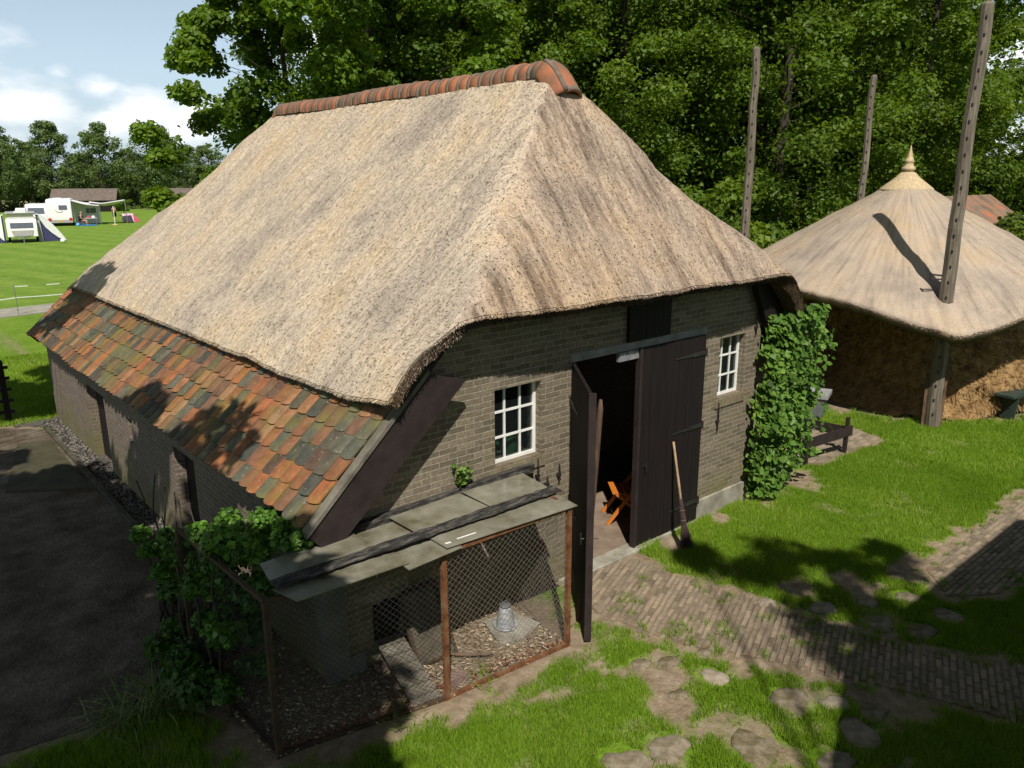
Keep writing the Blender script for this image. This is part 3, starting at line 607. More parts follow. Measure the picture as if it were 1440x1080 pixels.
# long left wall with two doors and slits, as cells in the other direction
mb = MB(); SD = [(13.0, 14.05, -.05, 1.25), (9.02, 9.76, -.05, 1.3), (11.55, 11.75, .85, 1.2)]
ys = sorted({YF+.22, YB, *[v for s in SD for v in s[:2]]}); zs = sorted({-.05, 1.5, *[v for s in SD for v in s[2:]]})
for a, b in zip(ys, ys[1:]):
    for c, d in zip(zs, zs[1:]):
        if any(h[0] < (a+b)/2 < h[1] and h[2] < (c+d)/2 < h[3] for h in SD): continue
        mb.box(2.8, 3.02, a, b, c, d)
mb.build('side_wall', M['brick_side'], barn)
mb = MB(); mb.box(9.36, 9.58, YF+.22, YB, -.05, 2.6); mb.build('far_side_wall', M['brick_side'], barn)
mb = MB(); mb.prism([(2.8, YB-.003, -.05), (9.58, YB-.003, -.05), (9.58, YB-.003, 2.7), (4.0, YB-.003, 2.7), (2.8, YB-.003, 1.55)], (0, .2, 0)); mb.build('rear_wall', M['brick_side'], barn)
mb = MB(); mb.box(DOOR[1]+.0, 9.6, YF-.03, YF+.1, -.1, .26); mb.build('plinth', M['concrete'], barn, bevel=.01)
mb = MB(); mb.box(2.78, HOLE[0]-.1, YF-.02, YF+.05, -.1, .2); mb.box(2.77, 3.0, YF-.025, YF+.16, .2, 1.45); mb.build('render_patch', M['render'], barn)
mb = MB(); mb.box(3.02, 9.36, YF+.22, YB, -.12, -.015); mb.box(DOOR[0], DOOR[1], YF+.0, YF+.22, -.12, -.013); mb.build('floor', nmat('barn_floor', [(.3, (.14, .10, .07)), (.7, (.25, .19, .14))], scale=4, bump=.3), barn)
mb = MB(); mb.box(5.72, 7.3, YF-.12, YF+.1, -.1, .015); mb.box(7.3, DOOR[1]+.02, YF-.07, YF+.1, -.1, .012); mb.build('threshold', M['concrete'], barn, bevel=.015)
# lintel, hatch, notice
mb = MB(); mb.box(5.86, 8.30, YF-.02, YF+.15, 2.561, 2.655); mb.build('lintel', M['lintel'], barn, bevel=.006)
mb = MB(); mb.box(6.76, 7.52, YF-.035, YF-.002, 2.66, 3.2)
for k in range(5): mb.box(6.765+.152*k, 6.765+.147+.152*k, YF-.042, YF-.034, 2.66, 3.2)
mb.build('loft_hatch', M['black_wood'], barn)
mb = MB(); mb.box(6.62, 7.02, YF-.03, YF+.02, 2.45, 2.556); mb.build('notice_board', nmat('whitewashed_board', [(.3, (.12, .125, .13)), (.7, (.27, .28, .28))], scale=9), barn)
# windows
def window(x0, x1, z0, z1, y):
    mb = MB(); t = .035
    mb.box(x0, x1, y, y+.05, z0, z0+t); mb.box(x0, x1, y, y+.05, z1-t, z1); mb.box(x0, x0+t, y, y+.05, z0+t, z1-t); mb.box(x1-t, x1, y, y+.05, z0+t, z1-t)
    f = mb.build('window', M['white'], barn)
    mb = MB()
    for k in (1, 2):
        x = x0+(x1-x0)*k/3; mb.box(x-.011, x+.011, y+.008, y+.035, z0+t, z1-t)
    for k in (1, 2):
        z = z0+(z1-z0)*k/3; mb.box(x0+t, x1-t, y+.006, y+.037, z-.011, z+.011)
    mb.build('glazing_bar', M['white'], f)
    mb = MB(); mb.box(x0+t, x1-t, y+.02, y+.024, z0+t, z1-t); mb.build('pane', M['glass'], f)
    mb = MB(); n = int((x1-x0+.1)/.062); w = (x1-x0+.1)/n
    for k in range(n): mb.box(x0-.05+k*w+.004, x0-.05+(k+1)*w-.004, YF-.02, YF+.1, z0-.13, z0-.015)
    mb.build('sill', nmat('sill_brick', [(.3, (.14, .115, .07)), (.7, (.24, .2, .13))], scale=9, bump=.5), f)
    mb = MB(); mb.box(x0-.02, x1+.02, y+.06, y+.3, z0-.04, z0-.005); mb.build('inner_ledge', M['concrete'], f)
window(*WIN_L, YF+.09); window(*WIN_R, YF+.09)
# iron wall anchors
for x, z0, z1 in ((5.36, 1.28, 1.59), (5.68, 1.24, 1.45), (5.50, 1.2, 1.34), (8.645, 1.18, 1.58), (9.42, 2.4, 2.7)):
    mb = MB(); mb.tube([(x, YF-.03, z0), (x+.004, YF-.035, (z0+z1)/2), (x, YF-.03, z1)], [.009, .011, .007], 6); mb.box(x-.02, x+.02, YF-.045, YF+.01, z0+(z1-z0)*.3, z0+(z1-z0)*.3+.03); mb.build('wall_anchor', M['iron'], barn)
# doors: plank leaves with strap hinges
def leaf_door(hx, hy, ang, w, z0, z1, straps, sgn):
    """hinge at hx,hy; leaf runs along ang; the plank face is on the 'sgn' side"""
    d = Vector((math.cos(ang), math.sin(ang), 0)); nrm = Vector((-d.y, d.x, 0))*sgn; H = Vector((hx, hy, 0))
    mb = MB(); n = 7; pw = w/n
    for k in range(n):
        a = H+d*(k*pw+.003); b = H+d*((k+1)*pw-.003); zt = z1-random.uniform(0, .006)
        vs_ = [p+nrm*o_+Vector((0, 0, z)) for z in (z0, zt) for o_ in (0, .035) for p in (a, b)]
        mb.add(vs_, [(0, 2, 3, 1), (4, 5, 7, 6), (0, 1, 5, 4), (2, 6, 7, 3), (0, 4, 6, 2), (1, 3, 7, 5)])
    back = -nrm*.018
    for z in (z0+.25, (z0+z1)/2, z1-.3): mb.beam(H+d*.05+back+Vector((0, 0, z)), H+d*(w-.05)+back+Vector((0, 0, z)), .036, .14)
    dr = mb.build('barn_door', M['black_wood'], barn)
    mb = MB(); e = H+d*(w+.022)+nrm*.012; mb.beam(e+Vector((0, 0, z0)), e+Vector((0, 0, z1+.01)), .045, .07, up=nrm); mb.build('closing_stile', M['brown_wood'], dr)
    for z, ln in straps:
        mb = MB(); p = H+nrm*.041+Vector((0, 0, z)); mb.beam(p-d*.02, p+d*ln*.45, .05, .012, up=nrm); mb.beam(p+d*ln*.45, p+d*ln, .036, .010, up=nrm, taper=.5)
        mb.tube([H+nrm*.045+Vector((0, 0, z-.05)), H+nrm*.045+Vector((0, 0, z+.05))], .018, 8)
        for q in (.15, .4, .75): mb.lathe(p+d*ln*q, [(.011, -.01), (.011, .01)], 6)
        mb.build('strap_hinge', M['iron'], dr)
    mb = MB(); p = H+d*(w-.1)+Vector((0, 0, z0+1.05)); mb.tube([p-nrm*.1, p+nrm*.08], .008, 6); mb.tube([p+nrm*.08-Vector((0, 0, .06)), p+nrm*.08+Vector((0, 0, .06))], .009, 6); mb.build('latch', M['iron'], dr)
    return dr
leaf_door(8.255, YF-.012, math.pi, 1.25, .02, 2.56, ((2.33, .62), (1.36, .62), (.30, .62)), 1)
leaf_door(5.90, YF-.03, R(180+52.5), 1.28, .0, 2.56, ((2.13, .55), (.98, .6), (.30, .5)), -1)
# side door panels set back in the long wall
for a, b, c, d in SD:
    mb = MB(); mb.box(2.93, 2.97, a, b, c, d)
    mb.build('side_door' if d > 1.22 else 'vent_slit', M['black_wood'], barn)
# --- tiled lean-to roof
TX0, TZ0, TX1, TZ1 = 2.60, 1.64, 3.62, 2.60           # low edge and top edge of the tile plane
sl = Vector((TX1-TX0, 0, TZ1-TZ0)); LEN = sl.length; sl.normalize(); tn_ = Vector((-sl.z, 0, sl.x))
Y0T, Y1T, TW, EXPO, TL = 5.72, 17.25, .188, .222, .285
V, Qs, T = [], [], []
rt = random.Random(3); nc = int((Y1T-Y0T)/TW); us = [-.5, -.3, 0, .3, .5]
for row in range(7):
    for c in range(nc+1):
        yc = Y0T+(c+.5)*TW; s0 = row*EXPO-.01+rt.uniform(-.010, .010); lift = .018+rt.uniform(0, .005); k = len(V); skew = rt.uniform(-.008, .008)
        sag = .018*math.sin(yc*1.3)+.012*math.sin(yc*3.1+row)
        tv = rt.random(); pk = rt.random()
        # greys and near-blacks scattered among browns and oranges
        t_ = .02+.05*tv if pk < .10 else .12+.14*tv if pk < .32 else .28+.1*tv if pk < .42 else .42+.16*tv if pk < .66 else .6+.22*tv if pk < .88 else .9+.1*tv
        for lay in (0, 1):
            for u in us:
                h = .016*(1-(2*u)**2)
                for q in (0, 1, 2):
                    s_ = s0+.028*abs(2*u)**2.4+skew*u*2 if q == 0 else (s0+.06 if q == 1 else s0+TL)
                    zz = h+lift*(1-(s_-s0)/TL)+(0 if lay == 0 else -.016)
                    p = Vector((TX0, yc+u*(TW-.006), TZ0))+sl*s_+tn_*(zz+.02)+Vector((0, 0, sag))
                    V.append(p); T.append(min(1, max(0, t_)))
        for i in range(4):
            for q in (0, 1): Qs.append((k+i*3+q, k+(i+1)*3+q, k+(i+1)*3+q+1, k+i*3+q+1))
            Qs.append((k+15+i*3, k+15+(i+1)*3, k+(i+1)*3, k+i*3))
        for q in (0, 1):
            Qs.append((k+q, k+q+1, k+15+q+1, k+15+q)); Qs.append((k+12+q+1, k+12+q, k+27+q, k+27+q+1))
tiled = link('tiled_roof', np_mesh('tiled_roof', [tuple(p) for p in V], Qs, T), M['tile'], barn)
mb = MB(); a = Vector((TX0+.04, 0, TZ0-.02)); b = a+sl*1.75
mb.prism([a+Vector((0, Y0T+.05, 0)), b+Vector((0, Y0T+.05, 0)), b+Vector((0, Y1T-.05, 0)), a+Vector((0, Y1T-.05, 0))], tuple(-tn_*.05)); mb.build('roof_boarding', M['brown_wood'], tiled)
for yy in (Y0T, Y1T):
    s_ = -1 if yy == Y0T else 1
    lo = Vector((TX0-.02, yy, TZ0+.015)); hi = lo+sl*1.75
    mb = MB(); mb.prism([lo, hi, hi-Vector((0, 0, .05)), lo-Vector((0, 0, .05))], (0, s_*.1, 0)); mb.build('verge_capping', M['grey_wood_flat'], barn)
    lo = lo+Vector((0, s_*.05, -.052)); hi = hi+Vector((0, s_*.05, -.052))
    mb = MB(); ctr = Vector((.30, 0, -.36))
    mb.prism([lo+Vector((.03, 0, 0)), hi, hi+Vector((.42, 0, -.12)), lo+Vector((.62, 0, .12)), lo+Vector((.30, 0, -.16)), lo+Vector((.15, 0, -.14))], (0, s_*.035, 0)); mb.build('verge_board', M['brown_wood'], barn)
# --- thatch: a hipped height field, thick, combed down the slope
EX0, EX1, EY0, EY1, RX, RZ = 3.36, 10.18, 5.40, 16.95, 6.86, 5.78
def thatch_z(x, y):
    x = np.asarray(x, float); y = np.asarray(y, float)
    a = RZ-.905*np.abs(x-RX)+.0; b = 3.24+1.38*(y-5.36); c = 2.62+1.40*(EY1-y)
    k = 3.6+13*np.clip((4.5-np.minimum(np.minimum(a, b), c))/1.5, 0, 1)**2+7*np.clip((np.minimum(np.minimum(a, b), c)-4.8)/.6, 0, 1)*2
    z = -np.log(np.exp(-k*a)+np.exp(-k*b)+np.exp(-k*c))/k
    return np.minimum(z, RZ-.03)
nxg, nyg = 130, 210
xs = np.linspace(EX0, EX1, nxg); ysg = np.linspace(EY0, EY1, nyg); XX, YY = np.meshgrid(xs, ysg)
# slightly wavy eave outline; front lip bows out
front = np.clip((5.9-YY)/.5, 0, 1); mid = np.clip(1-((XX-6.9)/3.1)**4, 0, 1)
ZZ = thatch_z(XX, YY)
YYo = YY-front*.03*mid+front*.13*(1-mid)
p3 = np.stack([XX, YY, ZZ], -1)
ZZ = ZZ+(fbm(p3*1.3, 4, 4)-.5)*.10+(fbm(p3*6, 3, 8)-.5)*.035
ZZ = ZZ+.11*np.clip((6.4-YY)/1.0, 0, 1)*np.exp(-((XX-EX0)/.6)**2)
# far tip and eaves droop a touch
edge = np.minimum.reduce([XX-EX0, EX1-XX])
ZZ = ZZ-.05*np.exp(-(edge/.12)**2)+.02*np.exp(-((edge-.3)/.15)**2)
TOP = np.stack([XX, YYo, ZZ], -1)
dx = np.gradient(TOP, axis=1); dy = np.gradient(TOP, axis=0); NR = np.cross(dx, dy); NR /= np.linalg.norm(NR, axis=-1, keepdims=True)
BOT = TOP-NR*(.20-.09*np.clip((6.1-YY)/.6, 0, 1)*np.clip((4.4-XX)/.5, 0, 1))[..., None]
n0 = nxg*nyg; I = np.arange(n0).reshape(nyg, nxg)
def gq(I_): return np.stack([I_[:-1, :-1], I_[:-1, 1:], I_[1:, 1:], I_[1:, :-1]], -1).reshape(-1, 4)
loop = np.concatenate([I[0, :], I[1:, -1], I[-1, -2::-1], I[-2:0:-1, 0]]); nl = np.roll(loop, -1)
ar_ = np.arange(len(loop)); rim = np.stack([2*n0+ar_, 2*n0+len(loop)+ar_, 2*n0+len(loop)+np.roll(ar_, -1), 2*n0+np.roll(ar_, -1)], -1)
Qt = np.concatenate([gq(I), gq(I)[:, ::-1]+n0, rim])
Vt = np.concatenate([TOP.reshape(-1, 3), BOT.reshape(-1, 3), TOP.reshape(-1, 3)[loop], BOT.reshape(-1, 3)[loop]])
Tt = np.full(len(Vt), .5); Tt[n0:] = .0; Tt[2*n0:2*n0+len(loop)] = .05  # underside and cut rim tinted dark: eave shade put into the colour
def stubs(n, P, NRM, DN, ln, w, rng, lift=(.12, .4), tspread=.24):
    """short reed ends: thin quads lying down the slope, tips lifted off the surface"""
    L_ = ln*rng.uniform(.5, 1.4, n); sd_ = np.cross(NRM, DN); ww = w*rng.uniform(.6, 1.4, n)
    d2 = DN+sd_*rng.normal(0, .22, (n, 1))+NRM*rng.uniform(*lift, n)[:, None]
    b = P-NRM*.008; t = b+d2*L_[:, None]; h = sd_*ww[:, None]/2
    V = np.stack([b-h, b+h, t+h*.8, t-h*.8], 1).reshape(-1, 3)
    return V, np.arange(4*n).reshape(n, 4), np.repeat(np.clip(rng.normal(.5, tspread, n), 0, 1), 4)
rng = np.random.default_rng(5)
def grid_sample(n, rng):
    a = rng.random(n)*(nxg-1.001); b = rng.random(n)*(nyg-1.001); i, j = a.astype(int), b.astype(int); fa, fb = (a-i)[:, None], (b-j)[:, None]
    def S(A): return A[j, i]*(1-fa)*(1-fb)+A[j, i+1]*fa*(1-fb)+A[j+1, i]*(1-fa)*fb+A[j+1, i+1]*fa*fb
    return S(TOP), S(NR)
def down(nr):
    d = np.zeros_like(nr); d[:, 2] = -1; d -= nr*(d*nr).sum(1, keepdims=True); return d/np.maximum(np.linalg.norm(d, axis=1, keepdims=True), 1e-6)
n = 230000; P, nr = grid_sample(n, rng); s1 = stubs(n, P, nr, down(nr), .021, .0115, rng, (.15, .9), .38)
# eave fringe all round the lip
n = 26000; k = rng.integers(0, len(loop), n); f = rng.random((n, 1)); A = TOP.reshape(-1, 3); NF = NR.reshape(-1, 3); Bm = BOT.reshape(-1, 3)
tp = A[loop[k]]*(1-f)+A[nl[k]]*f; bt = Bm[loop[k]]*(1-f)+Bm[nl[k]]*f; dep = .14*rng.random((n, 1))**1.8; P = tp*(1-dep)+bt*dep; nr = NF[loop[k]]
ctr = np.array([6.86, 11.2, 3]); dn = down(nr); outw = P-ctr; outw[:, 2] = 0
side = np.where(np.abs(P[:, :1]-EX0) < .5, np.array([[-1., 0, 0]]), np.where(np.abs(P[:, :1]-EX1) < .5, np.array([[1., 0, 0]]), np.where(P[:, 1:2] < 8, np.array([[0, -1., 0]]), np.array([[0, 1., 0]]))))
s2 = stubs(n, P+side*.0, nr, dn*.8+side*.25, .03, .008, rng, (-.25, .12), .3)
n = 22000; k = rng.integers(0, len(loop), n); f = rng.random((n, 1)); dep = rng.random((n, 1)); P = (A[loop[k]]*(1-f)+A[nl[k]]*f)*(1-dep)+(Bm[loop[k]]*(1-f)+Bm[nl[k]]*f)*dep
sd3 = np.where(np.abs(P[:, 1:2]-EY0) < .45, np.array([[0, -1., 0]]), np.where(np.abs(P[:, :1]-EX0) < .5, np.array([[-1., 0, 0]]), np.where(np.abs(P[:, :1]-EX1) < .5, np.array([[1., 0, 0]]), np.array([[0, 1., 0]]))))
s3 = stubs(n, P, NF[loop[k]], down(NF[loop[k]])*.5+sd3*.6, .028, .008, rng, (-.3, .1)); s3 = (s3[0], s3[1], np.repeat(rng.random(n)**1.6*.3, 4))  # stubs on the cut rim get the same painted eave shade
Vs = [Vt]; Qs_ = [Qt]; Ts = [Tt]; off = len(Vt)
for s in (s1, s2, s3): Vs.append(s[0]); Qs_.append(s[1]+off); Ts.append(s[2]); off += len(s[0])
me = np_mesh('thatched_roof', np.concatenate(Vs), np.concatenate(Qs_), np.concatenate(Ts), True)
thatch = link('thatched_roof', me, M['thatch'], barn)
# --- ridge of half-round clay tiles bedded in mortar
ridge_y0, ridge_y1 = 7.24, 14.55; mbr = MB(); mbm = MB(); nt_ = 31
def half_ring(mb, y, r0, z0, y1, r1, z1, tint, x=RX+.02, a0=-100, a1=100, n=12):
    V = []
    for (yy, r, z) in ((y, r0, z0), (y1, r1, z1)):
        for k in range(n+1):
            a = R(a0+(a1-a0)*k/n); V.append((x+r*1.12*math.sin(a), yy, z+r*math.cos(a)))
    for (yy, r, z) in ((y, r0-.03, z0), (y1, r1-.03, z1)):
        for k in range(n+1):
            a = R(a0+(a1-a0)*k/n); V.append((x+r*1.12*math.sin(a), yy, z+r*math.cos(a)))
    m_ = n+1; fs = [(k, k+1, m_+k+1, m_+k) for k in range(n)]+[(2*m_+k, 2*m_+k+1, k+1, k) for k in range(n)]+[(m_+k, m_+k+1, 3*m_+k+1, 3*m_+k) for k in range(n)]
    mb.add(V, fs, tint)
zr_of = lambda y: RZ-.115+.012*math.sin(y*1.9)
for k in range(nt_):
    a = ridge_y0+(ridge_y1-ridge_y0)*k/nt_; b = ridge_y0+(ridge_y1-ridge_y0)*(k+1)/nt_; jz = random.uniform(-.008, .008)
    half_ring(mbr, a, .185, zr_of(a)+jz, b-.02, .175, zr_of(b)+jz, random.random()); half_ring(mbm, b-.045, .188, zr_of(b)+jz, b+.006, .188, zr_of(b)+jz, .5)
mbr.build('ridge_tile_row', M['terracotta'], thatch, True); mbm.build('ridge_mortar', M['mortar'], thatch, True)
# end hoods: three tiles folded over each hip point, bedded in mortar
for yy, s_ in ((ridge_y0, -1), (ridge_y1, 1)):
    mbc = MB(); mbm = MB(); path = []; m_ = 8
    for i in range(m_+1):
        u = i/m_; y = yy+s_*.26*u; z = zr_of(yy)+.012-.30*u**1.35; path.append((y, z, .188+.02*u))
    def hood(mb_, a0, a1, add, tint, i0=0, i1=m_, nn=6):
        V = []
        for i in range(i0, i1+1):
            y, z, r = path[i]; tl = min(1, 1.6*i/m_)*.9
            for q in range(nn+1):
                a = R(a0+(a1-a0)*q/nn); up = (r+add)*math.cos(a); V.append((RX+.02+(r+add)*1.1*math.sin(a), y+s_*(up*math.sin(tl)*.75-.05*(1-math.cos(a))), z+up*math.cos(tl)-.03))
        w = nn+1; mb_.add(V, [(i*w+q, i*w+q+1, (i+1)*w+q+1, (i+1)*w+q) for i in range(i1-i0) for q in range(nn)], tint)
    for a0, a1 in ((-96, -36), (-28, 28), (36, 96)): hood(mbc, a0, a1, .0, random.uniform(.4, .8))
    for a0, a1 in ((-38, -26), (26, 38)): hood(mbm, a0, a1, .008, .5, nn=3)
    hood(mbm, -98, 98, .006, .5, 0, 1, 14); hood(mbm, -98, 98, .010, .5, m_-1, m_, 14)
    c_ = mbc.build('ridge_end_hood', M['terracotta'], thatch, True); so = c_.modifiers.new('solid', 'SOLIDIFY'); so.thickness = .03; so.offset = -1
    c_ = mbm.build('ridge_end_mortar', M['mortar'], thatch, True); so = c_.modifiers.new('solid', 'SOLIDIFY'); so.thickness = .035; so.offset = -1
# eave rafters' dark soffit boards at the right corner
mb = MB(); mb.prism([(9.2, YF-.12, 3.12), (9.7, YF-.12, 3.12), (10.05, YF-.12, 2.55), (9.56, YF-.12, 2.5)], (0, .08, 0)); mb.build('corner_board', M['black_wood'], barn)

# ------------------------------------------------------------------ things at the barn front
# pots and watering can behind the left window
t = empty('watering_can', 'green watering can standing inside the left window', 'watering can', (5.2, YF+.26, WIN_L[2]-.005))
gm = pmat('green_can', (.05, .16, .07), .4)
mb = MB(); mb.lathe(t.location, [(.085, 0), (.09, .02), (.085, .16), (.05, .19)], 16); mb.build('can_body', gm, t, True)
mb = MB(); p = t.location; mb.tube([p+Vector((-.07, 0, .04)), p+Vector((-.16, -.02, .13)), p+Vector((-.2, -.02, .17))], [.02, .014, .03], 8); mb.build('spout', gm, t, True)
mb = MB(); mb.tube([p+Vector((.08, 0, .03)), p+Vector((.13, 0, .1)), p+Vector((.07, 0, .22)), p+Vector((-.02, 0, .19))], .011, 8); mb.build('handle', gm, t, True)
mb = MB(); mb.lathe((4.87, YF+.24, WIN_L[2]-.005), [(.04, 0), (.052, .07), (.06, .07), (.06, .09), (.05, .09), (.045, .06)], 14); o = mb.build('flower_pot', M['terracotta'], smooth=True, base=(4.87, YF+.24, WIN_L[2])); tag(o, 'small terracotta flower pot inside the left window', 'flower pot')
# wooden pole standing behind the open leaf
mb = MB(); mb.tube([(5.30, 5.10, 0), (5.36, 5.07, .8), (5.42, 5.04, 1.7), (5.45, 5.02, 2.3), (5.455, 5.02, 2.4)], [.036, .035, .034, .03, .015], 8); o = mb.build('wooden_pole', nmat('brown_pole', [(.3, (.05, .03, .02)), (.7, (.13, .08, .055))], scale=4, stretch=(8, 8, 1), bump=.5), base=(5.3, 5.1, 0), smooth=True); tag(o, 'brown round wooden pole standing behind the open door leaf', 'pole')
# orange folding chair
ch = empty('folding_chair', 'orange wooden folding chair standing just inside the doorway', 'chair', (7.64, 6.50, -.015), rz=0)
p = ch.location; OW = M['orange_wood']; ax = Vector((.78, -.62, 0)); bx = Vector((.62, .78, 0))
mb = MB()
for k in range(5): mb.beam(p+ax*(-.2+.09*k)+bx*-.2+Vector((0, 0, .44-.01*k)), p+ax*(-.2+.09*k)+bx*.2+Vector((0, 0, .44-.01*k)), .08, .018)
mb.build('seat', OW, ch)
for s_ in (-.21, .21):
    mb = MB(); mb.beam(p+bx*s_+ax*-.3, p+bx*s_+ax*.22+Vector((0, 0, .74)), .028, .045, up=ax); mb.build('leg', OW, ch)
    mb = MB(); mb.beam(p+bx*s_*.86+ax*.28, p+bx*s_*.86+ax*-.18+Vector((0, 0, .43)), .028, .045, up=ax); mb.build('leg', OW, ch)
mb = MB(); mb.beam(p+bx*-.2+ax*.19+Vector((0, 0, .68)), p+bx*.2+ax*.19+Vector((0, 0, .68)), .02, .11); mb.build('backrest', OW, ch)
# besom broom leaning on the closed leaf
br = empty('besom_broom', 'twig broom with a long pale handle leaning on the closed black door', 'broom', (7.47, 5.38, 0))
a = Vector((7.47, 5.36, .02)); b = Vector((7.64, 5.775, 1.27)); d = (b-a).normalized()
mb = MB(); mb.tube([a+d*.38, a+d*.8, a+d*1.0, b], [.016, .017, .016, .015], 8); mb.build('handle', nmat('pale_stick', [(.3, (.2, .13, .07)), (.7, (.42, .29, .18))], scale=8, bump=.4), br, True)
mb = MB(); q1 = d.cross(Vector((1, 0, 0))).normalized(); q2 = d.cross(q1)
for k in range(200):
    an = random.uniform(0, 6.28); r0 = random.uniform(0, .022); r1 = random.uniform(.01, .10); o_ = q1*math.cos(an)+q2*math.sin(an); tp = a+d*random.uniform(.5, .64)
    e = a+d*random.uniform(-.02, .05)+o_*r1; e.z = max(e.z, .012)
    mb.tube([tp+o_*r0, a+d*.3+o_*(r0+.012), e], [.003, .003, .0018], 4)
mb.build('bristles', nmat('twigs', [(.3, (.035, .02, .02)), (.7, (.09, .055, .05))], scale=20), br)
for k in (.46, .34):
    mb = MB(); mb.tube([a+d*k+(q1*math.cos(t_)+q2*math.sin(t_))*.034 for t_ in np.linspace(0, 6.28, 13)], .004, 5); mb.build('binding', M['wire'], br)

# ------------------------------------------------------------------ chicken run
run = empty('chicken_run', 'rusty chain-link chicken run with pane roof against the brick wall', 'chicken run', (3.5, 5.4, 0))
FL, FM, FR = Vector((2.05, 5.30, -.05)), Vector((3.50, 4.99, -.05)), Vector((4.885, 4.87, -.05))
ZT = 1.43
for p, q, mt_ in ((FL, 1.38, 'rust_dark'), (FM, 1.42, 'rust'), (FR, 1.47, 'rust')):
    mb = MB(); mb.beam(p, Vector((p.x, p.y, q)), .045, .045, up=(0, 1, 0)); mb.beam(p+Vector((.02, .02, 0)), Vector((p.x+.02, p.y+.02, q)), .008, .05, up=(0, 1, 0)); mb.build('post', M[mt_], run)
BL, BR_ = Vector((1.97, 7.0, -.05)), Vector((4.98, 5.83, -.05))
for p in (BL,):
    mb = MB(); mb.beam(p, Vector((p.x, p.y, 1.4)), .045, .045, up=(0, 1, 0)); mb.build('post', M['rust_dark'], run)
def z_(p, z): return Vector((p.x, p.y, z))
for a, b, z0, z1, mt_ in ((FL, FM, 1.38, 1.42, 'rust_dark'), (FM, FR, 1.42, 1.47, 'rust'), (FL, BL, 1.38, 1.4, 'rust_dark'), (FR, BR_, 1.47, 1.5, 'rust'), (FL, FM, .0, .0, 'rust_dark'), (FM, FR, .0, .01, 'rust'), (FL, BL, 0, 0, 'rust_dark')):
    mb = MB(); mb.beam(z_(a, z0), z_(b, z1), .035, .035); mb.build('rail', M[mt_], run)
def chainlink(a, b, z0, z1, mat_, pitch=.062, r=.0019):
    a, b = Vector((a.x, a.y, 0)), Vector((b.x, b.y, 0)); L_ = (b-a).length; d = (b-a)/L_; nrm = Vector((-d.y, d.x, 0)); V, Qs = [], []; H = z1-z0
    for s in (1, -1):
        k = -int(H/pitch)-1
        while k*pitch < L_+H:
            # line u = k*pitch + s*(z) clipped to the panel
            u0 = k*pitch; t0, t1 = (max(0, -u0), min(H, L_-u0)) if s == 1 else (max(0, u0-L_), min(H, u0))
            if t1-t0 > .02:
                nseg = max(1, int((t1-t0)/.25))
                ring = []
                for i in range(nseg+1):
                    t_ = t0+(t1-t0)*i/nseg; u = u0+s*t_; bulge = .025*math.sin(math.pi*u/L_)*math.sin(math.pi*t_/H)+.008*math.sin(u*9+t_*7)
                    c = a+d*u+nrm*(bulge+s*.0015)+Vector((0, 0, z0+t_)); pr = (d*1-Vector((0, 0, 1))*s).normalized()
                    ring.append(len(V)); V += [c+pr*r, c-pr*r*.5+nrm*r*.87, c-pr*r*.5-nrm*r*.87]
                for i, j in zip(ring, ring[1:]):
                    for q in range(3): Qs.append((i+q, i+(q+1) % 3, j+(q+1) % 3, j+q))
            k += 1
    return link('wire_mesh', np_mesh('wire_mesh', [tuple(v) for v in V], Qs), mat_, run)
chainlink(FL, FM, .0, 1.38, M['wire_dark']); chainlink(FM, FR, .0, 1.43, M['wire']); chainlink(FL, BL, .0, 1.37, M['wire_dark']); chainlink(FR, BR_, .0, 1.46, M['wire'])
# roof: ledger on the wall, overlapping dull panes
mb = MB(); mb.beam((2.7, 5.79, 1.46), (5.25, 5.79, 1.53), .07, .09); mb.build('wall_ledger', M['bark'], run)
def pane(pts, z, th=.008):
    mb = MB(); mb.prism([(x, y, z+dz) for x, y, dz in pts], (0, 0, th)); mb.build('roof_pane', M['pane'], run)
pane([(2.2, 5.72, 0), (2.14, 5.36, -.01), (3.0, 5.30, .01), (3.05, 5.74, .02)], 1.472)
pane([(2.98, 5.71, .0), (2.95, 5.30, -.01), (3.52, 5.28, .0), (3.56, 5.72, .0)], 1.46)
pane([(3.44, 5.735, .02), (3.46, 5.28, .01), (4.27, 5.25, .02), (4.25, 5.75, .03)], 1.484)
pane([(4.28, 5.75, .03), (4.3, 5.24, .01), (5.0, 5.20, .02), (5.06, 5.73, .03)], 1.487)
pane([(2.12, 5.30, 0), (2.19, 5.03, -.01), (3.15, 4.97, .0), (3.15, 5.30, 0)], 1.452)
pane([(3.1, 5.30, 0), (3.1, 4.90, -.01), (3.66, 4.92, 0), (3.66, 5.29, 0)], 1.442)
pane([(3.52, 5.29, 0), (3.52, 4.955, .0), (4.95, 4.82, .02), (5.0, 5.20, .02)], 1.466)
mb = MB(); mb.prism([(3.55, 5.03, 1.478), (3.60, 5.02, 1.479), (3.60, 5.0, 1.479), (3.55, 5.01, 1.478)], (0, 0, .003)); mb.prism([(3.68, 5.035, 1.4785), (3.87, 5.015, 1.483), (3.87, 5.0, 1.483), (3.68, 5.02, 1.4785)], (0, 0, .003)); mb.build('paint_drips', M['white'], run)
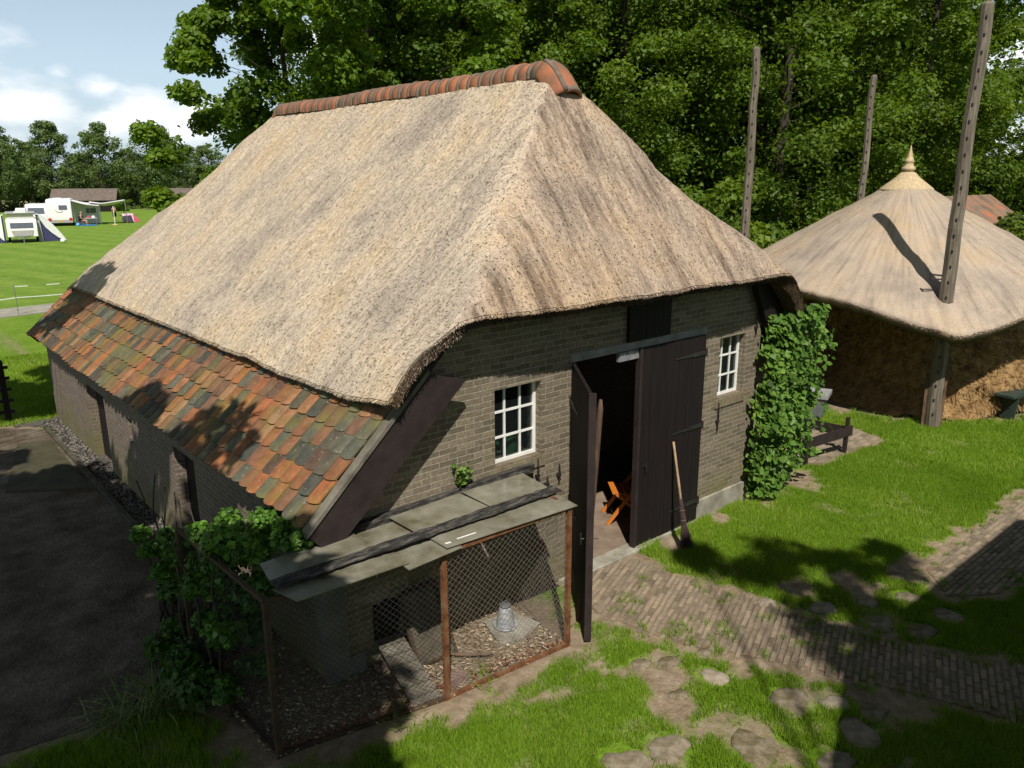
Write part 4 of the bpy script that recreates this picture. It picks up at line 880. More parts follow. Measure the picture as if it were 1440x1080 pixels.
# rotten plank weighing the roof down
rngp = random.Random(9); V = []; n = 60
for i in range(n+1):
    u = i/n; x = 2.13+u*2.9; y = 5.30-.11*u; w = .072+.008*rngp.uniform(-1, 1)+.006*math.sin(i*.33); zb = 1.488+.035*u; h = .02+rngp.uniform(-.004, .004)
    for s, z in ((-1, zb), (-1.02, zb+h*.6), (-.4, zb+h+rngp.uniform(-.004, .008)), (.3, zb+h+rngp.uniform(-.004, .008)), (1.02, zb+h*.6), (1, zb)): V.append((x, y+s*w, z))
fs = [(i*6+q, i*6+(q+1) % 6, (i+1)*6+(q+1) % 6, (i+1)*6+q) for i in range(n) for q in range(6)]+[(0, 1, 2, 3, 4, 5), tuple(range(n*6+5, n*6-1, -1))]
mb = MB(); mb.add(V, fs); o = mb.build('rotten_plank', M['bark'], base=(3.5, 5.25, 1.49)); tag(o, 'long dark rotting plank lying along the pane roof of the chicken run', 'plank')
# floor of the run, litter
RUNF = [(1.98, 5.28), (3.5, 4.97), (4.9, 4.85), (5.02, 5.86), (2.8, 5.86), (2.8, 7.05), (1.94, 7.05)]
sheet('run_floor', RUNF, -.02, nmat('scratched_litter', [(.25, (.15, .105, .065)), (.5, (.27, .205, .135)), (.75, (.42, .34, .235))], scale=11, detail=9, bump=1, bscale=45, bdist=.03), .05)
rng = np.random.default_rng(4); n = 9000; P = np.column_stack([rng.uniform(1.95, 5.1, n), rng.uniform(4.75, 7, n)]); P = P[inside(P, RUNF)]; n = len(P); a = rng.uniform(0, 6.28, n); ln = rng.uniform(.012, .05, n); w = rng.uniform(.004, .011, n)
V = np.empty((n, 4, 3)); c, s = np.cos(a), np.sin(a); z = rng.uniform(-.012, .004, n)
for k, (u, v, dz) in enumerate(((-1, -1, 0), (1, -1, 0), (1, 1, .006), (-1, 1, .004))): V[:, k] = np.column_stack([P[:, 0]+u*ln/2*c-v*w/2*s, P[:, 1]+u*ln/2*s+v*w/2*c, z+dz+rng.uniform(0, .012, n)])
tag(link('straw_litter', np_mesh('straw_litter', V.reshape(-1, 3), np.arange(4*n).reshape(n, 4), np.repeat(rng.random(n), 4)), nmat('litter_bits', [(.2, (.12, .08, .05)), (.5, (.3, .22, .14)), (.8, (.5, .42, .3))], scale=3, tint=.9)), 'scattered straw and wood chips on the chicken run floor', 'litter', kind='stuff')
rng = np.random.default_rng(41); P = []
for _ in range(420):
    u = rng.random(); q = FL.lerp(FR, u) if u > .5 else FL.lerp(FM, u*2); P.append((q.x+rng.normal(0, .05), q.y+.03+abs(rng.normal(0, .06)), rng.uniform(-.01, .02)))
P = np.array(P); V, Q_, T = leaf_arrays(P, rng.uniform(.02, .05, len(P)), rng.normal(size=P.shape)*.5+[0, 0, 1], rng.random(len(P)), rng)
tag(link('fallen_leaves', np_mesh('fallen_leaves', V, Q_, T), leafmat('dead_leaf', (.1, .035, .02), (.24, .09, .05), (.36, .2, .1), .1)), 'reddish fallen leaves gathered along the bottom rail of the run', 'leaves', kind='stuff')
# poultry feeder on slab
mb = MB(); rr = random.Random(2); mb.prism([(4.36, 5.28, -.04), (4.62, 5.22, -.04), (4.92, 5.30, -.04), (4.86, 5.68, -.04), (4.5, 5.72, -.04)], (0, 0, .075)); o = mb.build('concrete_block', M['concrete'], base=(4.6, 5.5, 0), bevel=.012); tag(o, 'flat grey concrete slab under the poultry feeder', 'slab')
fd = empty('poultry_feeder', 'galvanised bell-shaped poultry feeder on a slab in the run', 'feeder', (4.60, 5.48, .036)); p = fd.location
mb = MB(); mb.lathe(p, [(.0, 0), (.115, .0), (.13, .035), (.122, .035), (.108, .012), (.0, .012)], 24); mb.build('tray', M['zinc'], fd, True)
mb = MB(); mb.lathe(p, [(.098, .014), (.1, .03), (.07, .20), (.062, .225), (.058, .235)], 24); mb.build('hopper', M['zinc'], fd, True)
mb = MB(); mb.lathe(p+Vector((0, 0, .232)), [(.06, 0), (.062, .018), (.05, .03), (.0, .032)], 20); mb.tube([p+Vector((-.05, 0, .26)), p+Vector((-.03, 0, .29)), p+Vector((.03, 0, .29)), p+Vector((.05, 0, .26))], .004, 6); mb.build('lid', M['grey_plastic'], fd, True)
# ramp, leaning wire frame, stick
rp = empty('hen_ramp', 'sloping wooden hen ramp leading up to the round wall hole', 'ramp', (3.4, 5.4, 0)); a, b = Vector((3.32, 5.02, .0)), Vector((3.42, 5.83, .24))
mb = MB(); mb.beam(a, b, .27, .02, up=(0, 0, 1)); mb.build('ramp_board', M['grey_wood_flat'], rp)
for k in range(6):
    c = a.lerp(b, .12+.15*k)+Vector((0, 0, .02)); mb = MB(); mb.beam(c-Vector((.12, -.015, 0)), c+Vector((.12, -.015, 0)), .022, .016); mb.build('cleat', M['grey_wood_flat'], rp)
mb = MB(); P = [(3.42+.15*math.cos(t_), YF-.012, .44+.2*math.sin(t_)) for t_ in np.linspace(0, 2*math.pi, 20, endpoint=False)]; mb.prism(P, (0, .008, 0)); mb.build('hen_hole_dark_disc', M['black_wood'], barn)  # black disc stands for the shade inside the hole
fr = empty('wire_frame_panel', 'rusty framed mesh panel leaning on the wall inside the run', 'panel', (3.75, 5.6, 0)); c4 = [Vector((3.56, 5.52, 0)), Vector((3.98, 5.50, 0)), Vector((3.94, 5.8, .66)), Vector((3.54, 5.8, .64))]
mb = MB()
for k in range(4): mb.beam(c4[k], c4[(k+1) % 4], .035, .03, up=(0, 1, .3))
mb.build('frame', M['rust_dark'], fr)
mb = MB(); mb.prism([c4[0], c4[1], c4[2], c4[3]], (0, .006, .003)); mb.build('infill', nmat('dull_board', [(.3, (.06, .05, .035)), (.7, (.13, .11, .08))], scale=6), fr)
mb = MB(); mb.tube([(3.64, 5.70, .02), (3.85, 5.5, .035), (4.0, 5.35, .03), (4.18, 5.2, .04)], [.012, .014, .012, .014], 7); o = mb.build('bare_stick', nmat('stick', [(.3, (.1, .06, .04)), (.7, (.2, .13, .09))], scale=20), base=(3.9, 5.45, 0), smooth=True); tag(o, 'thin bare stick lying on the litter of the run', 'stick')
for (x, y, z) in ((3.33, 5.75, 0), (3.7, 5.12, 0)):
    mb = MB(); mb.box(x-.1, x+.1, y-.05, y+.05, -.02, .06+.02*(x > 3.5)); o = mb.build('loose_brick', nmat('loose_brick', [(.3, (.16, .1, .08)), (.7, (.28, .2, .17))], scale=9, bump=.5), base=(x, y, 0), bevel=.008)
    tag(o, 'loose old brick under the hen ramp by the wall' if x < 3.5 else 'loose old brick lying near the foot of the hen ramp', 'brick')

# ------------------------------------------------------------------ climbing and small plants
def plant(name, label, cat, mat, pts, sizes, nrm, tint, stems=None, shape=6, base=None, group=None, stem_mat=None):
    e = empty(name, label, cat, base, group)
    V, Q_, T = leaf_arrays(pts, sizes, nrm, tint, np.random.default_rng(len(pts)), shape=shape)
    link('foliage', np_mesh('foliage', V, Q_, T), mat, e)
    if stems: stems.build('stem', stem_mat or M['bark_trunk'], e, True)
    return e
rng = np.random.default_rng(8)
# vine: a sheet on the right corner of the front wall, wrapping to the corner side
n = 6600
u = rng.random(n); z = rng.random(n)**.85*2.62
wid = .45+.55*np.sin(np.clip(z/2.6, 0, 1)*2.6)**.8
x = 9.5+(u*1.75-.35)*wid+.3*(z/2.6)
dep = rng.random(n)**.6*.5*(.25+1.1*fbm(np.column_stack([x*1.8, z*1.8, z*0]), 3, 14))+.02
P = np.column_stack([x, 5.80-dep*np.clip(1.2-np.abs(u-.5)*1.1, .2, 1)+np.where(x > 9.62, (x-9.62)*.55*rng.random(n), 0), z+.05])
ncl = fbm(P*3.2, 3, 6); keep = (ncl > .44) | (rng.random(n) < .22); P = P[keep]; n = len(P)
nm = np.column_stack([rng.normal(-.15, .4, n), rng.normal(-.9, .35, n), rng.normal(.75, .4, n)])
st = MB()
for k in range(9):
    pts = []; x = 9.65+random.uniform(-.1, .12); y = 5.70; zz = 0
    while zz < random.uniform(1.6, 2.6): pts.append((x, y, zz)); x += random.uniform(-.09, .12); y += random.uniform(-.03, .03); y = min(y, 5.8); zz += .22
    if len(pts) > 2: st.tube(pts, list(np.linspace(.018, .004, len(pts))), 5)
for k in range(22):
    b = Vector((9.9+random.uniform(-.2, .4), 5.68, random.uniform(1.7, 2.6))); b = Vector((9.6+random.uniform(-.35, .9), 5.6, random.uniform(.5, 2.7))); m1_ = b+Vector((random.uniform(-.1, .25), -.1, random.uniform(-.1, .2))); e_ = b+Vector((random.uniform(-.15, .6), -.22, random.uniform(-.3, .35))); st.tube([b, m1_, e_], [.005, .004, .002], 4)
    q_ = np.array([tuple((b.lerp(m1_, u_*2) if u_ < .5 else m1_.lerp(e_, u_*2-1))+Vector((random.gauss(0, .035), random.gauss(0, .03), random.gauss(0, .035)))) for u_ in np.linspace(.1, 1, 22)])
    P = np.concatenate([P, q_]); nm = np.concatenate([nm, np.random.default_rng(k).normal(size=q_.shape)*.5+[-.2, -.7, .6]]); n = len(P)
plant('grape_vine', 'leafy green grape vine climbing the right corner of the barn front', 'vine', M['leaf_vine'], P, .035+.09*rng.random(n)**1.4, nm, np.clip(.1+.8*fbm(P*2.6, 3, 2)+rng.normal(0, .2, n), 0, 1), st, base=(9.7, 5.7, 0))
# ivy over the left side of the run
cl = []
for _ in range(44):
    y = random.uniform(5.95, 7.9); top = 1.34+.16*math.sin((y-5.9)*2) if y < 7.0 else max(.3, 1.45-.8*(y-7.0)); u = random.random()**.42; zz = max(.05, top*u)
    cl.append((2.12+random.uniform(-.10-.18*u, .10+.25*u), y, zz, random.uniform(.09, .21)))
for _ in range(14): cl.append((random.uniform(2.05, 2.75), random.uniform(5.85, 6.6), random.uniform(1.4, 1.6), random.uniform(.08, .16)))
for _ in range(9): cl.append((random.uniform(2.5, 2.85), random.uniform(5.72, 6.0), random.uniform(1.45, 1.68), random.uniform(.06, .12)))
for _ in range(5): cl.append((random.uniform(1.7, 2.0), random.uniform(6.9, 7.7), random.uniform(.9, 1.2), random.uniform(.06, .11)))
cl = np.array(cl); P, nm, idx = crown_points(cl, 190, np.random.default_rng(3), .9, droop=0)
P = P[P[:, 2] > .01]; nm = nm[:len(P)]; rng = np.random.default_rng(9)
st = MB()
for k in range(12):
    pts = [(2.0+random.uniform(-.08, .08), 6.0+k*.2, 0)]
    for q in range(7): pts.append((pts[-1][0]+random.uniform(-.06, .06), pts[-1][1]+random.uniform(-.1, .1), pts[-1][2]+.22))
    st.tube(pts, list(np.linspace(.02, .006, 8)), 5)
plant('ivy_bush', 'dark green ivy mound grown over the left side of the chicken run', 'ivy', M['leaf_ivy'], P, rng.uniform(.025, .078, len(P)), nm, np.clip(rng.normal(.42, .2, len(P))+.12*(P[:, 2] > 1.3), 0, 1), st, base=(2.0, 7.0, 0))
# low ivy carpet along the foot
cl = np.array([(random.uniform(1.7, 2.0), random.uniform(5.9, 7.3), random.uniform(.05, .35), random.uniform(.1, .2)) for _ in range(26)]); P, nm, idx = crown_points(cl, 60, rng, .8, droop=0); P[:, 2] = np.maximum(P[:, 2], .015)
plant('ivy_runner', 'low dark ivy creeping along the foot of the run behind the sedge', 'ivy', M['leaf_ivy'], P, rng.uniform(.04, .08, len(P)), nm, np.clip(rng.normal(.25, .15, len(P)), 0, 1), base=(1.85, 6.6, 0))
def spiky(name, label, cat, x, y, n, ln, seed, mat='reedgrass', w=.012):
    rr = np.random.default_rng(seed); V = []; Qs = []; T = []
    for k in range(n):
        a = rr.uniform(0, 6.28); L_ = ln*rr.uniform(.5, 1.15); el = rr.uniform(.5, 1.25); bx_, by_ = x+rr.normal(0, .09), y+rr.normal(0, .09); t_ = np.clip(rr.normal(.35, .3), 0, 1); k0 = len(V); m_ = 5
        for i in range(m_+1):
            s = i/m_; r_ = L_*s*math.cos(el)*(1+.4*s); z = max(.004, L_*(s*math.sin(el)-.55*s*s*(1.2-el*.5))); ww = w*(1-s)**.6/2+.0008
            px, py = bx_+r_*math.cos(a), by_+r_*math.sin(a); V += [(px-ww*math.sin(a), py+ww*math.cos(a), z), (px+ww*math.sin(a), py-ww*math.cos(a), z)]; T += [t_, t_]
        for i in range(m_): Qs.append((k0+2*i, k0+2*i+1, k0+2*i+3, k0+2*i+2))
    o = link(name, np_mesh(name, V, Qs, T), M[mat], base=(x, y, 0)); return tag(o, label, cat)
spiky('sedge_tuft', 'large spiky sedge tuft with yellowing blades at the yard corner', 'grass tuft', 1.52, 6.55, 130, .62, 1)
spiky('yellow_sedge_tuft', 'low yellowed sedge tuft spreading over the yard edge', 'grass tuft', 1.2, 6.6, 90, .42, 2)
for i, (x, y, lab) in enumerate(((3.98, 5.06, 'small grass tuft growing inside the run by the bottom rail'), (3.02, 5.05, 'small green weed beside the bottom rail left of the middle post'), (5.25, 5.3, 'grass tuft at the foot of the open door leaf'))): spiky('grass_tuft', lab, 'grass tuft', x, y, 40, .13, 10+i, 'grass', .007)
rng = np.random.default_rng(12); st = MB(); Pp = []
for k in range(12):
    b = Vector((4.32+random.uniform(-.07, .07), 5.80, 1.53)); e = b+Vector((random.uniform(-.12, .12), random.uniform(-.1, .0), random.uniform(.15, .3))); st.tube([b, b.lerp(e, .5)+Vector((0, -.02, .02)), e], [.004, .003, .002], 4)
    for q in range(14): Pp.append(b.lerp(e, .25+.75*random.random())+Vector((random.uniform(-.03, .03), random.uniform(-.03, .03), random.uniform(-.02, .03))))
Pp = np.array([tuple(p) for p in Pp]); plant('wall_weed', 'small leafy weed rooted on the ledge under the left window', 'weed', M['leaf_vine'], Pp, rng.uniform(.03, .06, len(Pp)), rng.normal(size=Pp.shape)*.5+[0, -.4, .8], rng.random(len(Pp)), st, 4, (4.32, 5.8, 1.5))

# ------------------------------------------------------------------ hay barn
hb = empty('hay_barn', 'open hay barn with a round pointed thatched roof on four tall poles', 'hay barn', (17.95, 7.70, 0))
HC = Vector((17.95, 7.70, 0)); PO = [Vector((14.97, 5.47, 0)), Vector((16.2, 10.5, 0)), Vector((20.92, 10.1, 0)), Vector((19.75, 5.0, 0))]
angs = [math.atan2(p.y-HC.y, p.x-HC.x) for p in PO]; prad = [math.hypot(p.x-HC.x, p.y-HC.y) for p in PO]
def eave_r(a):
    """rounded square in plan, its corners reaching past the poles"""
    n_ = len(angs)
    for k in range(n_):
        q0, q1 = angs[k], angs[(k+1) % n_]; d = (a-q0) % (2*math.pi); w = (q1-q0) % (2*math.pi)
        if w > math.pi: q0, q1 = q1, q0; d = (a-q0) % (2*math.pi); w = (q1-q0) % (2*math.pi)
        if d <= w:
            t = d/w; c = (1-t)*(prad[k]+.92)+t*(prad[(k+1) % n_]+.92); e = t*math.pi/2
            return c/(abs(math.cos(e))**1.36+abs(math.sin(e))**1.36)**(1/1.36)
    return 4.2
order_ = sorted(range(4), key=lambda k: angs[k]); angs = [angs[k] for k in order_]; prad = [prad[k] for k in order_]; prad[3] -= .3
na, nr_ = 220, 46
A = np.linspace(0, 2*np.pi, na, endpoint=False); ER = np.array([eave_r(a) for a in A])
TOPc = np.zeros((nr_, na, 3)); FLW = np.zeros((nr_, na, 3))
for i in range(nr_):
    s = i/(nr_-1); rr_ = .16+(ER-.16)*s
    # bell-shaped section: steep at the tip, easing to the eaves; corners hang lower
    z = 4.52-(.248*(rr_-.16)**.62+.448*(rr_-.16))
    TOPc[i] = np.column_stack([HC.x+rr_*np.cos(A), HC.y+rr_*np.sin(A), z]); FLW[i] = np.column_stack([A*4.0, s*np.full(na, 5), np.zeros(na)])
TOPc[..., 2] += (fbm(TOPc*1.2, 4, 2)-.5)*.12+(fbm(TOPc*5, 3, 3)-.5)*.05
I = np.arange(nr_*na).reshape(nr_, na); Iw = np.concatenate([I, I[:, :1]], 1)
dxc = np.roll(TOPc, -1, 1)-np.roll(TOPc, 1, 1); dyc = np.gradient(TOPc, axis=0); NRc = np.cross(dyc, dxc); NRc /= np.linalg.norm(NRc, axis=-1, keepdims=True); NRc *= np.sign(NRc[..., 2:3]+1e-9)
BOTc = TOPc-NRc*.20; n0 = nr_*na
q1_ = gq(Iw)
rimq = np.stack([I[-1], np.roll(I[-1], -1), np.roll(I[-1], -1)+n0, I[-1]+n0], -1)
rng = np.random.default_rng(6); n = 120000
s = np.sqrt(rng.random(n))*(nr_-1.001); i = s.astype(int); fi_ = (s-i)[:, None]; j = rng.integers(0, na, n); fj = rng.random((n, 1)); j2 = (j+1) % na
def Sc(Aa): return (Aa[i, j]*(1-fj)+Aa[i, j2]*fj)*(1-fi_)+(Aa[i+1, j]*(1-fj)+Aa[i+1, j2]*fj)*fi_
P = Sc(TOPc); nrr = Sc(NRc); fl1 = np.repeat(FLW[i, j], 4, 0); c1 = stubs(n, P, nrr, down(nrr), .024, .011, rng, (.1, .55), .25)
n = 12000; j = rng.integers(0, na, n); f = rng.random((n, 1)); dep = .3*rng.random((n, 1))**1.5; j2 = (j+1) % na
P = (TOPc[-1, j]*(1-f)+TOPc[-1, j2]*f)*(1-dep)+(BOTc[-1, j]*(1-f)+BOTc[-1, j2]*f)*dep; out = np.column_stack([np.cos(A[j]), np.sin(A[j]), np.zeros(n)]); c2 = stubs(n, P, NRc[-1, j], down(NRc[-1, j])*.7+out*.2, .035, .009, rng, (-.25, .1), .25); fl2 = np.repeat(FLW[-1, j], 4, 0)
Vc = np.concatenate([TOPc.reshape(-1, 3), BOTc.reshape(-1, 3), c1[0], c2[0]])
Qc = np.concatenate([q1_, q1_[:, ::-1]+n0, rimq, c1[1]+2*n0, c2[1]+2*n0+len(c1[0])])
Tc = np.concatenate([np.full(n0, .5), np.full(n0, .0), c1[2], c2[2]*.6]); Fc = np.concatenate([FLW.reshape(-1, 3), FLW.reshape(-1, 3), fl1, fl2])  # dark underside tint paints in the shade below the eaves
hroof = link('thatched_roof', np_mesh('round_thatch', Vc, Qc, Tc, True, Fc), M['thatch_radial'], hb)
STR = nmat('fresh_reed', [(.3, (.34, .25, .14)), (.7, (.56, .44, .28))], scale=4, stretch=(6, 6, 1), bump=.5, bscale=30)
mb = MB(); zc_ = lambda r: 4.52-(.248*max(0, r-.16)**.62+.448*max(0, r-.16))
prof = [(.56, zc_(.56)-.02), (.53, zc_(.53)+.018), (.42, zc_(.42)+.03), (.30, zc_(.30)+.035), (.22, zc_(.22)+.04), (.16, zc_(.16)+.04), (.11, 4.585)]
mb.lathe((HC.x, HC.y, 0), prof, 40); mb.build('straw_collar', STR, hroof, True)
mb = MB(); mb.lathe((HC.x, HC.y, 0), [(.10, 4.56), (.105, 4.60), (.145, 4.63), (.14, 4.67), (.095, 4.71), (.085, 4.78), (.105, 4.80), (.085, 4.83), (.055, 4.90), (.045, 4.97), (.025, 5.04), (.008, 5.13)], 18); mb.build('straw_finial', STR, hroof, True)
# poles with peg holes and slight bends
hole_m = M['iron']
for p, zt, r0 in zip(PO, (7.20, 7.22, 6.95, 7.0), (.125, .105, .10, .11)):
    rr = random.Random(int(p.x*10)); pts = []; rad_ = []
    toc = (HC-p).normalized(); cp = Vector((-p.x, -p.y, 0)).normalized()
    for k in range(13):
        s = k/12; pts.append(Vector((p.x+.03*math.sin(s*5+p.x)+(.02*rr.uniform(-1, 1)), p.y+.03*math.sin(s*4+p.y)+(.02*rr.uniform(-1, 1)), s*zt))); rad_.append(r0*(1.12-.32*s)*(1+rr.uniform(-.03, .03)))
    pts.append(Vector((pts[-1].x, pts[-1].y, zt+.05))); rad_.append(rad_[-1]*.55)
    mb = MB(); mb.tube(pts, rad_, 8); po = mb.build('pole', M['grey_wood'], hb)
    for k in range(int(zt/.27)):
        mb = MB(); z = .25+.27*k; s = z/zt*12; i = min(11, int(s)); c = pts[i].lerp(pts[i+1], s-i); q = c+cp*rad_[i]*.93; mb.lathe(q, [(.018, -.022), (.018, .022)], 8); mb.build('peg_hole', hole_m, po)
# iron bracket arm on the near pole
c = PO[0]; left = Vector((-.62, .78, 0))
mb = MB(); mb.tube([Vector((c.x, c.y, 2.78))-left*-.12, Vector((c.x, c.y, 2.80))+left*.33], .016, 6); mb.tube([Vector((c.x, c.y, 2.72))+left*.12, Vector((c.x, c.y, 2.71))+left*.33], .014, 6); mb.tube([Vector((c.x, c.y, 2.69))+left*.33, Vector((c.x, c.y, 2.83))+left*.33], .022, 6); mb.build('bracket', M['iron'], hb)
M['orange_board'] = nmat('brown_guard_board', [(.3, (.06, .035, .02)), (.7, (.16, .095, .055))], scale=6)
# guard boards at the foot of the near pole
for dx_, dy_, h in ((.10, -.13, 1.3), (-.13, .10, 1.0)):
    mb = MB(); a = Vector((c.x+dx_, c.y+dy_, 0)); mb.beam(a, a+Vector((.02, .02, h)), .05, .04, up=(1, 1, 0)); mb.build('guard_board', M['orange_board'], hb)
# tie beams under the roof
for k in range(4):
    a, b = PO[k], PO[(k+1) % 4]; mb = MB(); mb.beam((a.x, a.y, 2.02), (b.x, b.y, 2.02), .12, .14); mb.build('tie_beam', M['grey_wood_flat'], hb)
# hay
def hay_mesh(name, parent, fn, na=120, nz=26, seed=0, straws=9000):
    V = np.zeros((nz, na, 3)); A = np.linspace(0, 2*np.pi, na, endpoint=False)
    for i in range(nz):
        s = i/(nz-1); V[i] = fn(A, s)
    c = V.mean((0, 1)); d = V-c; d /= np.maximum(np.linalg.norm(d, axis=-1, keepdims=True), 1e-6)
    V += d*((fbm(V*1.5, 4, seed)-.5)*.75+(fbm(V*[5, 5, 9], 3, seed+5)-.5)*.26)[..., None]; V[..., 2] = np.maximum(V[..., 2], -.03)
    I = np.arange(nz*na).reshape(nz, na); Iw = np.concatenate([I, I[:, :1]], 1); Q_ = gq(Iw)
    rng = np.random.default_rng(seed); n = straws; i = rng.integers(0, nz-1, n); j = rng.integers(0, na, n); f = rng.random((n, 1)); P = V[i, j]*(1-f)+V[i+1, (j+1) % na]*f; nn = d[i, j]
    t_ = rng.normal(size=(n, 3))*.7; t_[:, 2] -= .5; t_ += nn*.35; t_ /= np.linalg.norm(t_, axis=1, keepdims=True); sd_ = np.cross(t_, nn); sd_ /= np.maximum(np.linalg.norm(sd_, axis=1, keepdims=True), 1e-6)
    ln = rng.uniform(.06, .2, (n, 1)); w = rng.uniform(.004, .009, (n, 1)); S4 = np.stack([P-sd_*w, P+sd_*w, P+t_*ln+sd_*w*.5, P+t_*ln-sd_*w*.5], 1).reshape(-1, 3)
    VV = np.concatenate([V.reshape(-1, 3), S4]); QQ = np.concatenate([Q_, np.arange(4*n).reshape(n, 4)+nz*na]); T = np.concatenate([np.full(nz*na, .5), np.repeat(rng.random(n), 4)])
    return link(name, np_mesh(name, VV, QQ, T, True), M['straw'], parent) if parent else np_mesh(name, VV, QQ, T, True)
def stackfn(A, s):
    r = np.array([eave_r(a)*.70 for a in A])
    prof_r = 1.0+.05*(1-s)**2 if s < .75 else 1-((s-.75)/.25)**1.6*.98; z = 1.9*min(1, s/.8)+.15*max(0, s-.8)
    rr_ = r*prof_r*(.93+.07*(1-s)); 
    # the left bay is dug out, the right front slumps outward
    lf = np.exp(-(((A-math.atan2(1.6, -3)+math.pi) % (2*math.pi)-math.pi)/.85)**2); rr_ = rr_*(1-.5*lf*np.clip(1-max(0, s-.6)*1.5, 0, 1)*min(1, .35+s*4))
    rt_ = np.exp(-(((A-math.atan2(-2.9, -.9)+math.pi) % (2*math.pi)-math.pi)/.5)**2); rr_ = rr_+rt_*.5*(1-s)**1.4
    return np.column_stack([HC.x+rr_*np.cos(A), HC.y+rr_*np.sin(A), np.full(len(A), z)])
hs = link('hay_stack', hay_mesh('hay_stack', None, stackfn, 150, 30, 3, 30000), M['straw'], base=(17.95, 7.7, 0)); tag(hs, 'big slumping stack of golden hay under the round thatched roof', 'hay stack')
# straw hanging from the eaves boarding in the left bay
mb = MB(); rr = random.Random(4)
for cx_, cy_, ww, hh, nn in ((15.15, 8.35, .25, .75, 150), (15.1, 7.55, .22, .55, 130), (15.15, 8.9, .25, .5, 90), (14.98, 6.5, .25, .4, 70)):
    for k in range(nn):
        x, y = cx_+rr.gauss(0, .1), cy_+rr.gauss(0, ww*.6); z = 1.95+rr.uniform(-.1, .05); L_ = hh*rr.uniform(.3, 1.1)*math.exp(-((y-cy_)/ww)**2); mb.tube([(x, y, z), (x+rr.uniform(-.05, .05), y+rr.uniform(-.05, .05), z-L_*.5), (x+rr.uniform(-.1, .1), y+rr.uniform(-.1, .1), z-L_)], [.008, .006, .003], 3, rr.random(), False)
o = mb.build('hanging_straw', M['straw'], base=(15.1, 8, 1.95)); tag(o, 'ragged tufts of straw hanging under the hay barn eaves', 'straw')
o['kind'] = 'stuff'
# pale planks leaning at the right of the hay
pl = empty('plank_stack', 'split pale timber planks standing at the right edge of the hay', 'planks', (18.35, 4.75, 0))
for k in range(4):
    mb = MB(); a = Vector((18.25+.11*k, 4.72-.03*k, 0)); mb.beam(a, a+Vector((-.12+.05*k, .25, 1.62-.05*k)), .10, .03, up=(0, 1, 0)); mb.build('plank', nmat('pale_timber', [(.3, (.24, .14, .07)), (.7, (.46, .33, .2))], scale=6, stretch=(6, 6, 1)) if k == 0 else D.materials['pale_timber'], pl)
# green bench
bn = empty('garden_bench', 'dark green plank bench standing against the hay', 'bench', (17.4, 4.55, 0)); bd = Vector((.985, -.17, 0)); bs = Vector((.17, .985, 0)); b0 = Vector((16.45, 4.72, 0))
mb = MB(); mb.beam(b0+Vector((0, 0, .46))-bd*.12, b0+bd*2.1+Vector((0, 0, .46)), .36, .045); mb.build('seat', M['green_paint'], bn)
for k in (.08, 1.8):
    mb = MB(); p = b0+bd*k; mb.prism([p-bs*.13, p+bs*.13, p+bs*.17+Vector((0, 0, .43)), p-bs*.17+Vector((0, 0, .43))], tuple(bd*.045)); mb.build('leg', M['green_paint'], bn)
    mb = MB(); mb.beam(p+Vector((0, 0, .2))-bd*.0, p-bd*.0+bd*(.25 if k > 1 else .3)+Vector((0, 0, .43)), .09, .03); mb.build('brace', M['green_paint'], bn)
# ------------------------------------------------------------------ by the patio: low plank fence, bin
pf = empty('plank_fence', 'low dark plank fence corner beside the small brick patio', 'fence', (12.3, 5.8, 0)); DW = M['brown_wood']
for x, y, h in ((12.32, 5.79, .62), (11.35, 5.95, .5), (12.2, 7.2, .6)):
    mb = MB(); mb.beam((x, y, -.1), (x+.02, y, h), .06, .06, up=(0, 1, 0), taper=.9); mb.build('post', DW, pf)
mb = MB(); mb.beam((11.15, 5.92, .37), (12.42, 5.74, .39), .025, .17); mb.build('board', DW, pf)
mb = MB(); mb.beam((12.38, 5.8, .36), (12.22, 7.25, .36), .025, .17); mb.build('board', DW, pf)
wb = empty('waste_bin', 'grey wooden waste bin with a slanted lid behind the low plank fence', 'bin', (13.9, 7.25, 0), rz=R(20)); p = Vector((13.9, 7.25, 0))
mb = MB(); mb.prism([p+Vector((-.2, -.2, 0)), p+Vector((.2, -.2, 0)), p+Vector((.25, -.24, .42)), p+Vector((-.25, -.24, .42))], (0, .44, 0)); mb.build('bin_body', M['grey_plastic'], wb)
mb = MB(); mb.prism([p+Vector((-.28, -.3, .42)), p+Vector((.28, -.3, .42)), p+Vector((.28, -.3, .5)), p+Vector((-.28, -.3, .5))], (0, .54, 0)); mb.build('lid', nmat('pale_grey_board', [(.3, (.2, .2, .2)), (.7, (.3, .3, .3))], scale=5), wb)

